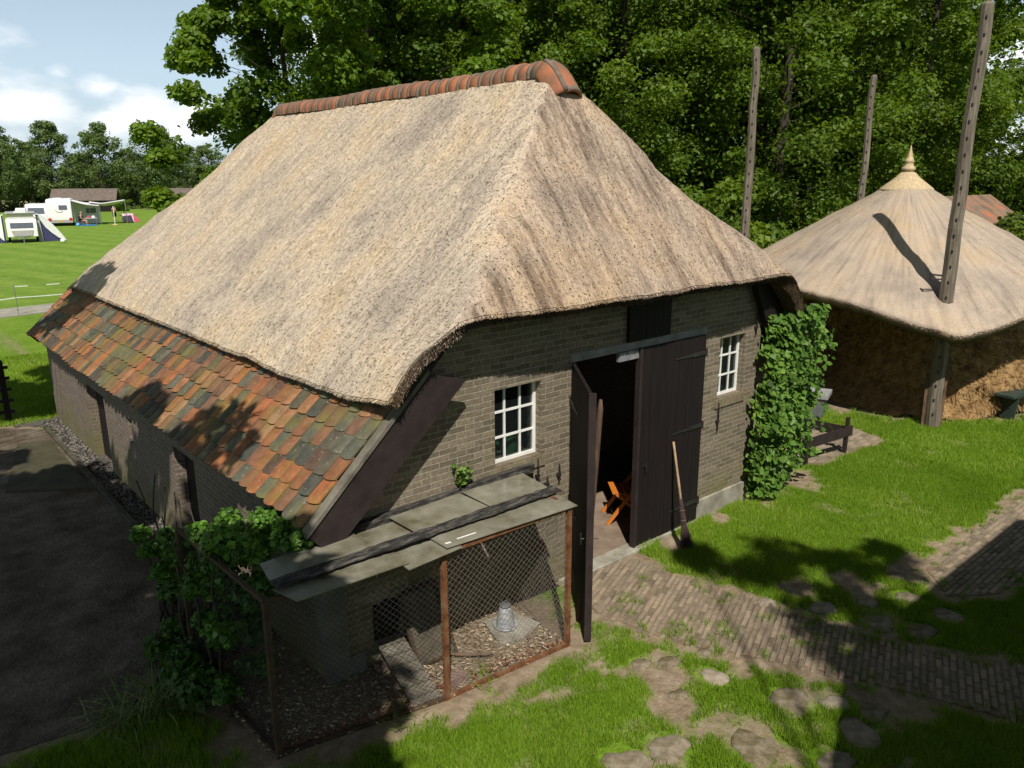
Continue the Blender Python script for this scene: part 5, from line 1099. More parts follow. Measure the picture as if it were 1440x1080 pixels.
# ------------------------------------------------------------------ trees
def make_tree(name, label, cat, seed, clumps, per, leaf, mat, trunk, loc, group=None, flat=.55, shape=4, droop=.15, tint_base=.42, lean=(0, 0), limb=.05, rz=0, fill=0):
    """trunk = (height, base radius); clumps (n,4) local; a limb runs from the trunk to each big clump"""
    rng = np.random.default_rng(seed); e = empty(name, label, cat, (0, 0, 0), group); P, nm, idx = crown_points(clumps, per, rng, flat, droop=droop)
    ct = rng.normal(0, .11, len(clumps)); t = np.clip(tint_base+ct[idx]+rng.normal(0, .13, len(P)), 0, 1)
    if fill:   # thin foliage between the boughs
        m_ = int(len(P)*fill); a_, b_ = P[rng.integers(0, len(P), m_)], P[rng.integers(0, len(P), m_)]; w_ = rng.random((m_, 1)); near_ = np.linalg.norm(a_-b_, axis=1) < (2.2 if shape == 6 else 5)
        q_ = (a_*w_+b_*(1-w_))[near_]; P = np.concatenate([P, q_]); nm = np.concatenate([nm, rng.normal(size=q_.shape)*.7+[0, 0, .5]]); t = np.concatenate([t, np.clip(tint_base+rng.normal(0, .15, len(q_)), 0, 1)])
    V, Q_, T = leaf_arrays(P, leaf*rng.uniform(.45, 1.3, len(P)), nm, t, rng, shape=shape)
    link('crown', np_mesh('crown', V, Q_, T), mat, e)
    mb = MB(); H, r0 = trunk; pts = []; rr = random.Random(seed)
    for k in range(9):
        s = k/8; pts.append(Vector((lean[0]*s*s+rr.uniform(-.08, .08)*(k > 0), lean[1]*s*s+rr.uniform(-.08, .08)*(k > 0), H*s-.1*(k == 0))))
    mb.tube(pts, [r0*(1.25 if k == 0 else 1)*(1-.82*k/8) for k in range(9)], 9)
    order = np.argsort(-clumps[:, 3])[:46]
    for k in order:
        c = Vector(clumps[k, :3]); s = min(.92, max(.1, (c.z-.32*math.hypot(c.x, c.y))/H))*8; i = min(7, int(s)); a = pts[i].lerp(pts[i+1], s-i); md_ = a.lerp(c, .5)+Vector((rr.uniform(-.2, .2), rr.uniform(-.2, .2), rr.uniform(-.1, .3))); rb = max(.015, limb*(1.1-.6*s/8))
        mb.tube([a, a.lerp(md_, .5)+Vector((0, 0, -.04)), md_, c], [rb, rb*.8, rb*.55, rb*.2], 5, cap=False)
    mb.build('trunk', M['bark_trunk'], e, True)
    e.location = loc; e.rotation_euler = (0, 0, rz); return e
def copy_thing(o, loc, rz, s, label=None):
    c = o.copy(); COL.objects.link(c); c.location = loc; c.rotation_euler = (0, 0, rz); c.scale = s if hasattr(s, '__len__') else (s, s, s)
    if label: c['label'] = label
    for ch_ in list(o.children):
        d = ch_.copy(); COL.objects.link(d); d.parent = c
        for g_ in list(ch_.children):
            q = g_.copy(); COL.objects.link(q); q.parent = d
    return c
def broad_clumps(n, H, z0, R_, seed, cr=(.7, 1.3), top=.55):
    rng = np.random.default_rng(seed); out = []
    while len(out) < n:
        s = rng.random(); z = z0+(H-z0)*s; rmax = R_*(math.sin(math.pi*(.12+.83*s))**.7 if s < 1 else .2)*(1-.25*max(0, s-top))
        a = rng.uniform(0, 6.28); r = rmax*rng.random()**.38; out.append((r*math.cos(a), r*math.sin(a), z, rng.uniform(*cr)*(1-.25*s)))
    return np.array(out)
# deep wood behind the barn: four different trees, then copies
lab_w = 'tall leafy deciduous tree in the dense green wood behind the barns'
gw = 'broadleaf trees of the wood behind the barns'
protos = []
for k, (n, H, z0, R_) in enumerate(((150, 17, 1.4, 4.7), (140, 15, 2.2, 4.3), (160, 18, 2.6, 5.0), (130, 14, 1.0, 4.1))):
    protos.append(make_tree('broadleaf_tree', lab_w, 'tree', 20+k, broad_clumps(n, H, z0, R_, 60+k, (.5, 1.05)), 470, .135, M['leaf_wood'], (H*.93, .24), (0, 0, 0), gw, flat=.66, droop=.05, tint_base=(.46, .4, .5, .44)[k], limb=.035, fill=.9))
def azd(az, d): return (d*math.sin(R(az)), d*math.cos(R(az)), 0)
spots = [(31.5, 31), (37.5, 27.5), (43, 31), (48.5, 26.5), (54, 31), (59, 27.5), (63.5, 31.5), (67.2, 33.5), (79, 36),
         (34, 38), (40, 38), (46, 39), (51, 37), (57, 39), (62, 38), (66, 41), (73, 47), (85, 38)]
rs = random.Random(12)
for i, (az, d) in enumerate(spots):
    p = protos[i % 4]; s = rs.uniform(.92, 1.12); loc = azd(az, d); rz = rs.uniform(0, 6.28)
    if i < 4: p.location = loc; p.rotation_euler = (0, 0, rz); p.scale = (s, s, s)
    else: copy_thing(p, loc, rz, (s, s, s*rs.uniform(.92, 1.1)*(.55 if az > 71 else 1)))
# nearer maple left of the ridge
cl = broad_clumps(120, 10.4, 1.6, 4.3, 5, (.4, .85))
make_tree('maple_tree', 'bright green maple with big lobed leaves against the sky left of the ridge', 'tree', 31, cl, 430, .135, M['leaf_maple'], (9, .2), azd(25.6, 25.0), flat=.7, shape=6, droop=.05, tint_base=.5, limb=.03, fill=.25)
cl = broad_clumps(150, 16, 4.0, 4.4, 6, (.5, .95))
make_tree('maple_tree', 'tall maple with big leaves rising out of the picture top left of the ridge', 'tree', 32, cl, 440, .14, M['leaf_maple'], (14.5, .26), azd(31.0, 23.5), flat=.65, shape=6, droop=.05, tint_base=.45, limb=.035, fill=.6)
# understorey shrubs at the wood edge
shr = []
for k in range(2):
    rng = np.random.default_rng(90+k); c = np.array([(rng.normal(0, 1.0), rng.normal(0, 1.0), rng.uniform(.3, 3.4), rng.uniform(.45, .8)) for _ in range(34)])
    shr.append(make_tree('hazel_shrub', 'green hazel shrub at the dark edge of the wood', 'shrub', 95+k, c, 230, .17, M['leaf_wood'], (2.6, .06), (0, 0, 0), 'hazel shrubs along the wood edge', flat=.6, tint_base=.5, limb=.02))
sp2 = [(44, 25), (47.5, 22.5), (50.5, 23.5), (53.5, 24.5), (56.5, 25.5), (60, 27), (63.5, 28.5), (67, 28), (71, 29), (75, 27.5), (79, 25), (40, 24.5), (58, 22.8), (69, 31)]
for i, (az, d) in enumerate(sp2):
    p = shr[i % 2]; s = rs.uniform(.8, 1.35)
    if i < 2: p.location = azd(az, d); p.scale = (s, s, s); p.rotation_euler = (0, 0, rs.uniform(0, 6))
    else: copy_thing(p, azd(az, d), rs.uniform(0, 6), s)
# far mass of the wood, reads as one
rng = np.random.default_rng(50); c = []
for _ in range(420):
    az = rng.uniform(27, 84); d = rng.uniform(46, 58); x, y, _z = azd(az, d); c.append((x, y, rng.uniform(0, 1)**.8*(5 if az > 71.5 else 15 if az > 33 else 11), rng.uniform(1.6, 2.8)))
P, nm, idx = crown_points(np.array(c), 80, rng, .6); V, Q_, T = leaf_arrays(P, rng.uniform(.4, .75, len(P)), nm, np.clip(rng.normal(.35, .15, len(P)), 0, 1), rng)
tag(link('distant_wood', np_mesh('distant_wood', V, Q_, T), M['leaf_wood']), 'dark mass of the wood deep behind the trees', 'wood', kind='stuff')

# far row of alders along the camp field
fa = []
ga = 'tall alders in the row behind the camp field'
for k, (H, R_) in enumerate(((12.5, 3.2), (12.0, 3.6), (12.8, 3.4))):
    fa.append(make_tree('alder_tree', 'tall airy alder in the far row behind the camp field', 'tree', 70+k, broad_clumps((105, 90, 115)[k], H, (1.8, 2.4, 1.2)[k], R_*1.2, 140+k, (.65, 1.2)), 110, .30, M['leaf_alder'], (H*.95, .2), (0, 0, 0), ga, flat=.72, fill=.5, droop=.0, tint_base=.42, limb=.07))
def atpx(px, d_along, py=294):
    v = r2*((px-720)/F)-u2*((py-540)/F)+fwd; h = math.hypot(v.x, v.y); return (v.x/h*d_along, v.y/h*d_along, 0)
far = [(2, 140, .98), (42, 150, .88), (80, 143, 1.0), (150, 141, 1.02), (226, 137, 1.05), (-30, 143, 1.0), (270, 150, .8), (115, 155, .72), (186, 156, .74), (22, 160, .8), (300, 148, .85), (205, 146, .62), (60, 152, .62), (250, 158, .66), (130, 150, .66)]
for i, (px, d, s) in enumerate(far):
    p = fa[i % 3]; z_s = s
    if i < 3: p.location = atpx(px, d); p.scale = (s, s, z_s); p.rotation_euler = (0, 0, i*2)
    else: copy_thing(p, atpx(px, d), rs.uniform(0, 6), (s, s, z_s))
# hedge under the far row and a hazy far wood line
rng = np.random.default_rng(51); c = []
for _ in range(130):
    x, y, _z = atpx(rng.uniform(-60, 330), rng.uniform(148, 160)); c.append((x, y, rng.uniform(0, 4.5)*rng.random()+rng.random()*2, rng.uniform(.9, 1.7)))
P, nm, idx = crown_points(np.array(c), 90, rng, .7); V, Q_, T = leaf_arrays(P, rng.uniform(.35, .6, len(P)), nm, np.clip(rng.normal(.38, .15, len(P)), 0, 1), rng)
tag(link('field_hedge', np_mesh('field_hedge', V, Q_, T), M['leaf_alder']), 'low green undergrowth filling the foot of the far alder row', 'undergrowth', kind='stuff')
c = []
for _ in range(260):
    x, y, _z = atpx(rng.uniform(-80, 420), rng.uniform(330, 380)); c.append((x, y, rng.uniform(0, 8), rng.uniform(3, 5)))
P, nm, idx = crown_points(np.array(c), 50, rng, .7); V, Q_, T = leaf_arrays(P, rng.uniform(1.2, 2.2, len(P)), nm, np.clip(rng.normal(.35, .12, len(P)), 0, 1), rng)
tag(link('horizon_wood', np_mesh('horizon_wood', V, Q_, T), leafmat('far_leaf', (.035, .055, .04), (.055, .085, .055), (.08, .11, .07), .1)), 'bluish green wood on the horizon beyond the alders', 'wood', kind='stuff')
# small round bush by the camp
rng = np.random.default_rng(52); c = np.array([(rng.normal(0, .55), rng.normal(0, .55), rng.uniform(.5, 1.9), rng.uniform(.35, .6)) for _ in range(24)])
make_tree('round_bush', 'small round green bush on the lawn beside the bathing camper', 'bush', 96, c, 110, .16, M['leaf_maple'], (1.4, .06), atpx(174, 116, 302), tint_base=.45, limb=.02)
make_tree('round_bush', 'low yellowish bush in front of the right far shed', 'bush', 97, c, 110, .16, M['leaf_maple'], (1.4, .06), atpx(232, 118, 302), tint_base=.6, limb=.02)

# ------------------------------------------------------------------ camp field
fdir = math.atan2(1.0, .17)
def local(o, name, mb, mat, **k):
    """mb in the thing's own axes"""
    me_ob = mb.build(name, mat, None, **k); me_ob.parent = o; return me_ob
def sub(o, name, mb, mat, **k): return local(o, name, mb, mat, **k)
WHITE = pmat('caravan_white', (.80, .80, .78), .35); DKG = pmat('dark_window', (.10, .115, .14), .12, .6); GREYC = pmat('caravan_grey', (.34, .34, .35), .5); BLK = pmat('rubber', (.015, .015, .015), .8); BLUE = pmat('navy_canvas', (.045, .045, .13), .8); RED = pmat('red_lamp', (.5, .03, .03), .3); CANV = pmat('white_canvas', (.74, .74, .74), .9); STEEL = pmat('steel', (.4, .4, .42), .35, .5, .7)
# pop-up caravan seen from its drawbar end, with tent wings at both sides
yaw1 = -R(9)
pc = empty('popup_caravan', 'small white pop-up caravan with raised roof standing between canvas wings', 'caravan', (11.0, 68.6, 0), rz=yaw1)
mb = MB(); prof = [(0, .42), (0, 1.0), (.16, 1.5), (.3, 1.72), (3.2, 1.72), (3.45, 1.4), (3.5, .42)]
mb.prism([(-.98, y, z) for y, z in prof], (1.96, 0, 0)); sub(pc, 'body', mb, WHITE, bevel=.05)
mb = MB(); mb.prism([(-.88, .42, 1.72), (.88, .42, 1.72), (.8, .38, 2.12), (-.8, .38, 2.12)], (0, 2.6, 0)); sub(pc, 'raised_canvas', mb, nmat('cream_canvas', [(.3, (.5, .47, .42)), (.7, (.62, .6, .55))], scale=3))
mb = MB(); mb.prism([(-1.0, .22, 2.12), (1.0, .22, 2.12), (.95, .22, 2.2), (-.95, .22, 2.2)], (0, 3.0, 0)); sub(pc, 'roof', mb, GREYC, bevel=.03)
mb = MB(); mb.prism([(-.42, .3, 2.2), (.42, .3, 2.2), (0, .3, 2.42)], (0, 2.2, 0)); sub(pc, 'roof_hump', mb, WHITE)
mb = MB(); mb.prism([(-.74, .02, 1.06), (.74, .02, 1.06), (.74, .145, 1.46), (-.74, .145, 1.46)], (0, -.02, 0)); sub(pc, 'front_window', mb, DKG)
mb = MB(); mb.prism([(-.6, -.02, .5), (.6, -.02, .5), (.7, -.02, .9), (-.7, -.02, .9)], (0, -.03, 0)); sub(pc, 'gas_locker', mb, nmat('ribbed_grey', [(.3, (.3, .29, .28)), (.7, (.42, .41, .4))], scale=4))
mb = MB(); mb.beam((-.4, 0, .45), (0, -1.0, .42), .06, .07); mb.beam((.4, 0, .45), (0, -1.0, .42), .06, .07); mb.tube([(0, -.95, .45), (0, -.95, .02)], .03, 6); mb.lathe((0, -.95, -.02), [(.09, .0), (.09, .05)], 10); sub(pc, 'drawbar', mb, STEEL)
for s_ in (-1, 1):
    mb = MB(); mb.tube([(s_*.82, 1.7, .3), (s_*.98, 1.7, .3)], .3, 16); sub(pc, 'wheel', mb, BLK)
for s_, wd, lab in ((1, 1.85, 'white and navy canvas tent wing on the right of the pop-up caravan'), (-1, .95, 'white canvas tent wing on the left of the pop-up caravan')):
    tw = empty('tent_wing', lab, 'tent', (11.0+s_*1.05*math.cos(yaw1), 68.6+.5+s_*1.05*math.sin(yaw1), 0), rz=yaw1)
    V = []; n = 10
    for i in range(n+1):
        u = i/n; x = s_*wd*u; z = 2.0*(1-u**1.7)+.02
        V += [(x, .2+.2*u, z), (x, 3.0-.5*u, z)]
    mb = MB(); mb.add(V, [(2*i, 2*i+1, 2*i+3, 2*i+2) for i in range(n)]); sub(tw, 'canvas_roof', mb, CANV)
    V = []
    for i in range(n+1):
        u = i/n; x = s_*wd*u; z = 2.0*(1-u**1.7)+.02; V += [(x, .22+.2*u, 0), (x, .21+.2*u, z)]
    mb = MB(); mb.add(V, [(2*i, 2*i+2, 2*i+3, 2*i+1) for i in range(n)]); sub(tw, 'navy_wall', mb, BLUE)
    mb = MB(); mb.add([(s_*wd*u, .12+.2*u, 2.0*(1-u**1.7)+.03) for u in (.1, .3, .5, .7, .85, 1)]+[(s_*wd*u, .12+.2*u, z) for u, z in ((.93, .04), (.72, .25), (.5, .62), (.3, 1.05 if s_ > 0 else .3), (.12, 1.7 if s_ > 0 else .15))], [tuple(range(11))]); sub(tw, 'white_edging', mb, CANV)
    if s_ > 0:
        mb = MB(); mb.prism([(.02, .1, 0), (.32, .1, 0), (.22, .1, 1.85), (.02, .1, 1.9)], (0, .05, 0)); sub(tw, 'grey_curtain', mb, GREYC)
# big caravan
yaw2 = -R(14)
c2 = empty('touring_caravan', 'large white touring caravan seen from behind beside an awning', 'caravan', (18.1, 91.2, 0), rz=yaw2)
mb = MB(); mb.prism([(-1.12, y, z) for y, z in [(0, .38), (-.03, .9), (.02, 2.0), (.14, 2.52), (.6, 2.66), (5.6, 2.66), (6.2, 1.9), (6.3, .38)]], (2.24, 0, 0)); sub(c2, 'body', mb, WHITE, bevel=.12)
mb = MB(); mb.box(-1.1, 1.1, -.07, .0, .33, .62); sub(c2, 'bumper', mb, GREYC)
mb = MB(); mb.prism([(-.02, -.02, 1.62), (.72, -.02, 1.62), (.72, .0, 2.06), (-.02, .0, 2.06)], (0, -.015, 0)); sub(c2, 'rear_window', mb, DKG)
mb = MB(); mb.tube([(x, -.06, z) for x, z in ((-.35, 1.62), (-.2, 1.42), (.15, 1.38), (.3, 1.55))], .02, 5); sub(c2, 'grab_rail', mb, GREYC)
for s_ in (-1, 1):
    mb = MB(); mb.tube([(s_*.92, -.09, .66), (s_*.92, -.02, .66)], .16, 14); sub(c2, 'tail_lamp', mb, RED)
    mb = MB(); mb.tube([(s_*.95, 2.6, .33), (s_*1.12, 2.6, .33)], .33, 16); sub(c2, 'wheel', mb, BLK)
mb = MB(); mb.box(-.26, .26, -.085, -.071, .42, .53); sub(c2, 'number_plate', mb, pmat('yellow_plate', (.6, .38, .02), .5))
mb = MB(); mb.box(-.5, .3, .9, 1.9, 2.66, 2.76); sub(c2, 'roof_hatch', mb, WHITE, bevel=.03)
mb = MB(); mb.box(1.12, 1.15, .3, .65, .5, 2.2); sub(c2, 'corner_trim', mb, GREYC)
# awning along its right side
aw = empty('caravan_awning', 'white awning roof on poles fixed to the side of the large caravan', 'awning', (19.2, 90.9, 0), rz=yaw2)
V = []
for i in range(9):
    u = i/8; x = 2.5*u; V += [(x, .4+.1*u, 2.5-.55*u-.12*math.sin(u*3.14)), (x, 4.6, 2.5-.4*u-.12*math.sin(u*3.14))]
mb = MB(); mb.add(V, [(2*i, 2*i+1, 2*i+3, 2*i+2) for i in range(8)]); ar = sub(aw, 'canvas_roof', mb, CANV); so = ar.modifiers.new('solid', 'SOLIDIFY'); so.thickness = .02
for (x, y) in ((2.5, .5), (2.5, 4.6)):
    mb = MB(); mb.tube([(x, y, 0), (x, y, 2.0)], .025, 6); sub(aw, 'pole', mb, STEEL)
mb = MB(); mb.prism([(.1, 3.2, 0), (2.4, 4.4, 0), (2.4, 4.4, 1.9), (.1, 3.2, 2.3)], (0, .03, 0)); sub(aw, 'inner_wall', mb, CANV)
mb = MB(); mb.prism([(1.2, 3.72, 1.1), (2.1, 4.2, 1.1), (2.1, 4.2, 1.6), (1.2, 3.72, 1.6)], (0, -.03, 0)); sub(aw, 'window', mb, DKG)
# tarp with two poles
tp = empty('white_tarp', 'white tarp canopy stretched on thin poles right of the awning', 'tarp', (22.2, 91.5, 0), rz=yaw2)
V = []; n = 10
for i in range(n+1):
    for j in range(n+1):
        u, v = i/n, j/n; V.append((-1.2+3.4*u, 3*v, 2.0+.5*abs(u-.35)+.25*abs(v-.5)-.2*math.sin(u*3.1)*math.sin(v*3.1)))
mb = MB(); mb.add(V, [(i*(n+1)+j, (i+1)*(n+1)+j, (i+1)*(n+1)+j+1, i*(n+1)+j+1) for i in range(n) for j in range(n)]); ob = sub(tp, 'canopy', mb, CANV, smooth=True); so = ob.modifiers.new('solid', 'SOLIDIFY'); so.thickness = .02
for (x, y, h) in ((-1.2, 0, 2.2), (2.2, 0, 2.35), (2.2, 3, 2.35), (-1.2, 3, 2.2)):
    mb = MB(); mb.tube([(x, y, 0), (x, y, h)], .025, 6); sub(tp, 'pole', mb, STEEL)
# parasol foot pole with base
us_ = empty('parasol_stand', 'white pole on a round orange foot standing on the camp lawn', 'parasol stand', (22.6, 89.0, 0))
mb = MB(); mb.tube([(0, 0, .05), (0, 0, 1.9)], .03, 6); sub(us_, 'pole', mb, WHITE)
mb = MB(); mb.lathe((0, 0, 0), [(.3, 0), (.3, .05), (.1, .09), (.04, .14)], 14); sub(us_, 'foot', mb, pmat('tan_foot', (.6, .4, .2), .6))
# stuff under the awning
for (x, y, c, lab, nm_) in ((19.7, 90.4, (.02, .02, .025), 'person', 0),): pass
bx = empty('folding_table', 'low folding table with bright things under the awning', 'table', (21.0, 91.6, 0)); mb = MB(); mb.box(-.5, .5, -.3, .3, .66, .7); sub(bx, 'top', mb, CANV)
for x in (-.45, .45):
    for y in (-.25, .25): mb = MB(); mb.tube([(x, y, 0), (x, y, .66)], .02, 5); sub(bx, 'leg', mb, STEEL)
for i, (x, y, z, c, lab) in enumerate(((20.8, 91.55, .7, (.5, .05, .06), 'red and white bundle lying on the table under the awning'), (21.25, 91.6, .7, (.7, .7, .72), 'white bundle lying on the table under the awning'))):
    mb = MB(); mb.lathe((x, y, z), [(.14, 0), (.19, .06), (.16, .16), (.08, .22)], 10); o = mb.build('cloth_bundle', pmat('cloth_%d' % i, c, .9), smooth=True, base=(x, y, z)); tag(o, lab, 'bundle')
mb = MB(); mb.prism([(-.5, -.25, 0), (1.0, -.3, 0), (1.1, .3, 0), (-.4, .35, 0)], (0, 0, .1)); o = mb.build('blue_groundsheet', pmat('blue_sheet', (.03, .2, .5), .6)); o.location = (20.0, 89.9, .0); tag(o, 'crumpled blue groundsheet on the grass beside the caravan wheel', 'groundsheet')
mb = MB(); mb.lathe((0, 0, 0), [(.16, 0), (.19, .1), (.14, .24), (.05, .3)], 12); o = mb.build('water_bag', pmat('light_blue', (.12, .4, .75), .5), smooth=True); o.location = (19.4, 90.2, 0); tag(o, 'light blue water bag by the rear corner of the caravan', 'bag')
mb = MB(); mb.lathe((0, 0, 0), [(.16, 0), (.17, .2), (.14, .22), (.14, .26)], 12); o = mb.build('white_bucket', WHITE, smooth=True); o.location = (13.25, 67.0, 0); tag(o, 'small white bucket on the grass right of the tent wing', 'bucket')
# estate car behind the pop-up caravan
cr = empty('estate_car', 'dark blue-grey estate car with a white roof box parked behind the pop-up caravan', 'car', (14.3, 88.5, 0), rz=-R(12))
mb = MB(); mb.prism([(-.88, y, z) for y, z in [(0, .35), (-.02, .85), (.05, 1.0), (.28, 1.46), (2.6, 1.5), (3.3, 1.02), (4.4, .9), (4.5, .4)]], (1.76, 0, 0)); sub(cr, 'body', mb, pmat('car_paint', (.12, .14, .17), .25, .6), bevel=.06)
mb = MB(); mb.prism([(-.72, .06, 1.02), (.72, .06, 1.02), (.66, .25, 1.4), (-.66, .25, 1.4)], (0, -.03, 0)); sub(cr, 'rear_window', mb, pmat('sky_glass', (.16, .2, .24), .1, .7))
for s_ in (-1, 1):
    mb = MB(); mb.prism([(s_*.885, .5, 1.04), (s_*.885, 2.9, 1.04), (s_*.885, 2.45, 1.42), (s_*.885, .6, 1.4)], (s_*.01, 0, 0)); sub(cr, 'side_window', mb, DKG)
    for y in (.85, 3.6): mb = MB(); mb.tube([(s_*.72, y, .31), (s_*.9, y, .31)], .31, 14); sub(cr, 'wheel', mb, BLK)
    mb = MB(); mb.box(s_*.8-.08, s_*.8+.08, -.045, -.018, .78, .98); sub(cr, 'tail_lamp', mb, RED)
rb = empty('roof_box', 'white roof box carried on the estate car', 'roof box', (14.5, 89.6, 1.56), rz=-R(12)); mb = MB(); mb.prism([(-.42, y, z) for y, z in [(-.8, .05), (-.75, .3), (-.3, .38), (.6, .36), (1.1, .16), (1.1, .05)]], (.84, 0, 0)); sub(rb, 'shell', mb, WHITE, bevel=.05)
mb = MB(); mb.box(-.6, .6, -.4, -.35, -.06, .05); mb.box(-.6, .6, .5, .55, -.06, .05); sub(rb, 'roof_bar', mb, STEEL)
# second white caravan partly hidden further left behind
c3 = empty('white_van', 'white camper van with dark glass parked left of the large caravan', 'van', (16.4, 93.2, 0), rz=-R(14))
mb = MB(); mb.prism([(-.95, y, z) for y, z in [(0, .4), (0, 1.1), (.1, 1.95), (.3, 2.15), (4.4, 2.15), (5, 1.2), (5.2, .4)]], (1.9, 0, 0)); sub(c3, 'body', mb, WHITE, bevel=.1)
mb = MB(); mb.prism([(-.75, .02, 1.2), (.75, .02, 1.2), (.7, .08, 1.8), (-.7, .08, 1.8)], (0, -.03, 0)); sub(c3, 'rear_window', mb, DKG)
for s_ in (-1, 1): mb = MB(); mb.tube([(s_*.8, 1, .33), (s_*.96, 1, .33)], .33, 14); sub(c3, 'wheel', mb, BLK)
# striped play tent
pt = empty('striped_tent', 'small red, white and blue speckled ridge tent on the far lawn', 'tent', (25.7, 94.6, 0), rz=R(-10))
mb = MB(); mb.prism([(-.8, 0, 0), (.3, -.2, 0), (.3, .5, .9), (-.8, .6, .9)], (0, .015, 0)); sub(pt, 'sheet', mb, nmat('speckled_cloth', [(.42, (.62, .6, .64)), (.5, (.35, .38, .5)), (.6, (.7, .1, .15))], scale=14, detail=1))
mb = MB(); mb.prism([(.3, -.2, 0), (1.0, .2, 0), (.3, .5, .9)], (0, .015, 0)); sub(pt, 'end_panel', mb, pmat('red_cloth', (.5, .08, .12), .9))
mb = MB(); mb.prism([(-.8, 1.3, 0), (.3, 1.3, 0), (.3, .5, .9), (-.8, .6, .9)], (0, .015, 0)); sub(pt, 'back_sheet', mb, CANV)
# people, small in the distance: skinned figures
def person(label, loc, joints, radii, edges, skin, parts, rz=0):
    me = D.meshes.new('person'); me.from_pydata(joints, edges, []); ob = D.objects.new('person', me); COL.objects.link(ob); me.materials.append(skin); ob.location = loc; ob.rotation_euler = (0, 0, rz)
    sk = ob.modifiers.new('skin', 'SKIN'); sk.use_smooth_shade = True
    for v, r in zip(me.skin_vertices[0].data, radii): v.radius = (r, r)
    me.skin_vertices[0].data[0].use_root = True
    sb = ob.modifiers.new('sub', 'SUBSURF'); sb.levels = 1; sb.render_levels = 1
    for nm_, mb_, mt_ in parts:
        c_ = mb_.build(nm_, mt_, None, True); c_.parent = ob
    return tag(ob, label, 'person')
SKIN = pmat('skin', (.45, .26, .18), .6); HAIR = pmat('dark_hair', (.04, .025, .018), .7); SHORT = pmat('dark_shorts', (.02, .02, .025), .8); TEE = pmat('dark_shirt', (.03, .03, .035), .9)
J = [(0, 0, .95), (0, 0, 1.15), (0, 0, 1.38), (0, -.01, 1.5), (0, -.03, 1.60), (0, -.03, 1.72), (-.19, 0, 1.40), (-.25, .02, 1.14), (-.22, -.12, .93), (.19, 0, 1.40), (.26, -.06, 1.2), (.12, -.25, 1.18), (-.1, 0, .9), (-.11, -.01, .5), (-.11, .02, .08), (-.11, -.13, .04), (.1, 0, .9), (.12, -.04, .5), (.12, .02, .08), (.13, -.13, .04), (-.2, -.2, .88), (.03, -.3, 1.2)]
E_ = [(0, 1), (1, 2), (2, 3), (3, 4), (4, 5), (2, 6), (6, 7), (7, 8), (8, 20), (2, 9), (9, 10), (10, 11), (11, 21), (0, 12), (12, 13), (13, 14), (14, 15), (0, 16), (16, 17), (17, 18), (18, 19)]
Rr_ = [.14, .13, .15, .055, .085, .09, .06, .047, .035, .06, .047, .035, .09, .065, .045, .04, .09, .065, .045, .04, .035, .035]
mh = MB(); mh.lathe((0, -.01, 1.70), [(.1, -.04), (.105, .03), (.07, .09), (.01, .11)], 12); ms_ = MB()
ms_.lathe((0, 0, .70), [(.17, .3), (.2, .2), (.21, .12)], 14)
for s_ in (-.11, .11): ms_.lathe((s_, 0, .5), [(.1, .0), (.115, .3), (.11, .38)], 10)
person('bare-chested person in dark shorts standing on the lawn beside the tarp', (25.0, 98.2, 0), J, Rr_, E_, SKIN, [('hair', mh, HAIR), ('shorts', ms_, SHORT)], R(200))
J2 = [(0, 0, .45), (0, .05, .7), (0, .03, .98), (0, 0, 1.08), (0, -.03, 1.17), (0, -.03, 1.28), (-.19, .02, .98), (-.25, -.06, .72), (-.15, -.26, .62), (.19, .02, .98), (.25, -.06, .72), (.15, -.26, .62), (-.1, -.05, .46), (-.13, -.45, .48), (-.13, -.47, .08), (-.13, -.6, .04), (.1, -.05, .46), (.13, -.45, .48), (.13, -.47, .08), (.13, -.6, .04), (-.12, -.33, .6), (.12, -.33, .6)]
mh = MB(); mh.lathe((0, -.01, 1.26), [(.1, -.04), (.105, .03), (.07, .09), (.01, .11)], 12); ms_ = MB(); ms_.lathe((0, .03, .45), [(.19, 0), (.17, .25), (.2, .5), (.1, .58)], 14)
person('person in dark clothes sitting under the caravan awning', (20.05, 91.3, 0), J2, Rr_, E_, SKIN, [('hair', mh, pmat('fair_hair', (.4, .3, .2), .8)), ('shirt', ms_, TEE)], R(60))
sc_ = empty('camp_chair', 'dark folding camp chair carrying the person under the awning', 'chair', (20.05, 91.3, 0), rz=R(60)); mb = MB(); mb.box(-.24, .24, -.25, .2, .36, .40); sub(sc_, 'seat', mb, TEE); mb = MB(); mb.box(-.24, .24, .2, .24, .40, .9); sub(sc_, 'backrest', mb, TEE)
for x in (-.22, .22):
    for y in (-.22, .2): mb = MB(); mb.tube([(x, y, 0), (x, y, .37)], .015, 5); sub(sc_, 'leg', mb, STEEL)
# far sheds
def shed(name, label, x0, y0, rz, L_, Wd):
    e = empty(name, label, 'shed', (x0, y0, 0), rz=rz); RF = nmat('brown_shingle', [(.3, (.09, .07, .058)), (.7, (.17, .135, .115))], scale=3) if 'brown_shingle' not in D.materials else D.materials['brown_shingle']
    mb = MB(); mb.box(0, L_, .3, Wd-.3, 0, 1.75); mb.prism([(0.0, .3, 1.75), (.0, Wd-.3, 1.75), (0.0, Wd/2, 2.95)], (L_, 0, 0)); sub(e, 'wall', mb, M['black_wood'])
    mb = MB(); mb.prism([(-.3, -.1, 1.62), (-.3, Wd/2, 3.3), (-.3, Wd/2, 3.16), (-.3, 0, 1.52)], (L_+.6, 0, 0)); mb.prism([(-.3, Wd+.1, 1.62), (-.3, Wd/2+.002, 3.3), (-.3, Wd/2+.002, 3.16), (-.3, Wd, 1.52)], (L_+.6, 0, 0)); sub(e, 'roof', mb, RF)
shed('field_shed', 'low dark shed with a brown pitched roof behind the caravans', 25.2, 131.0, R(-24), 8.2, 4.6)
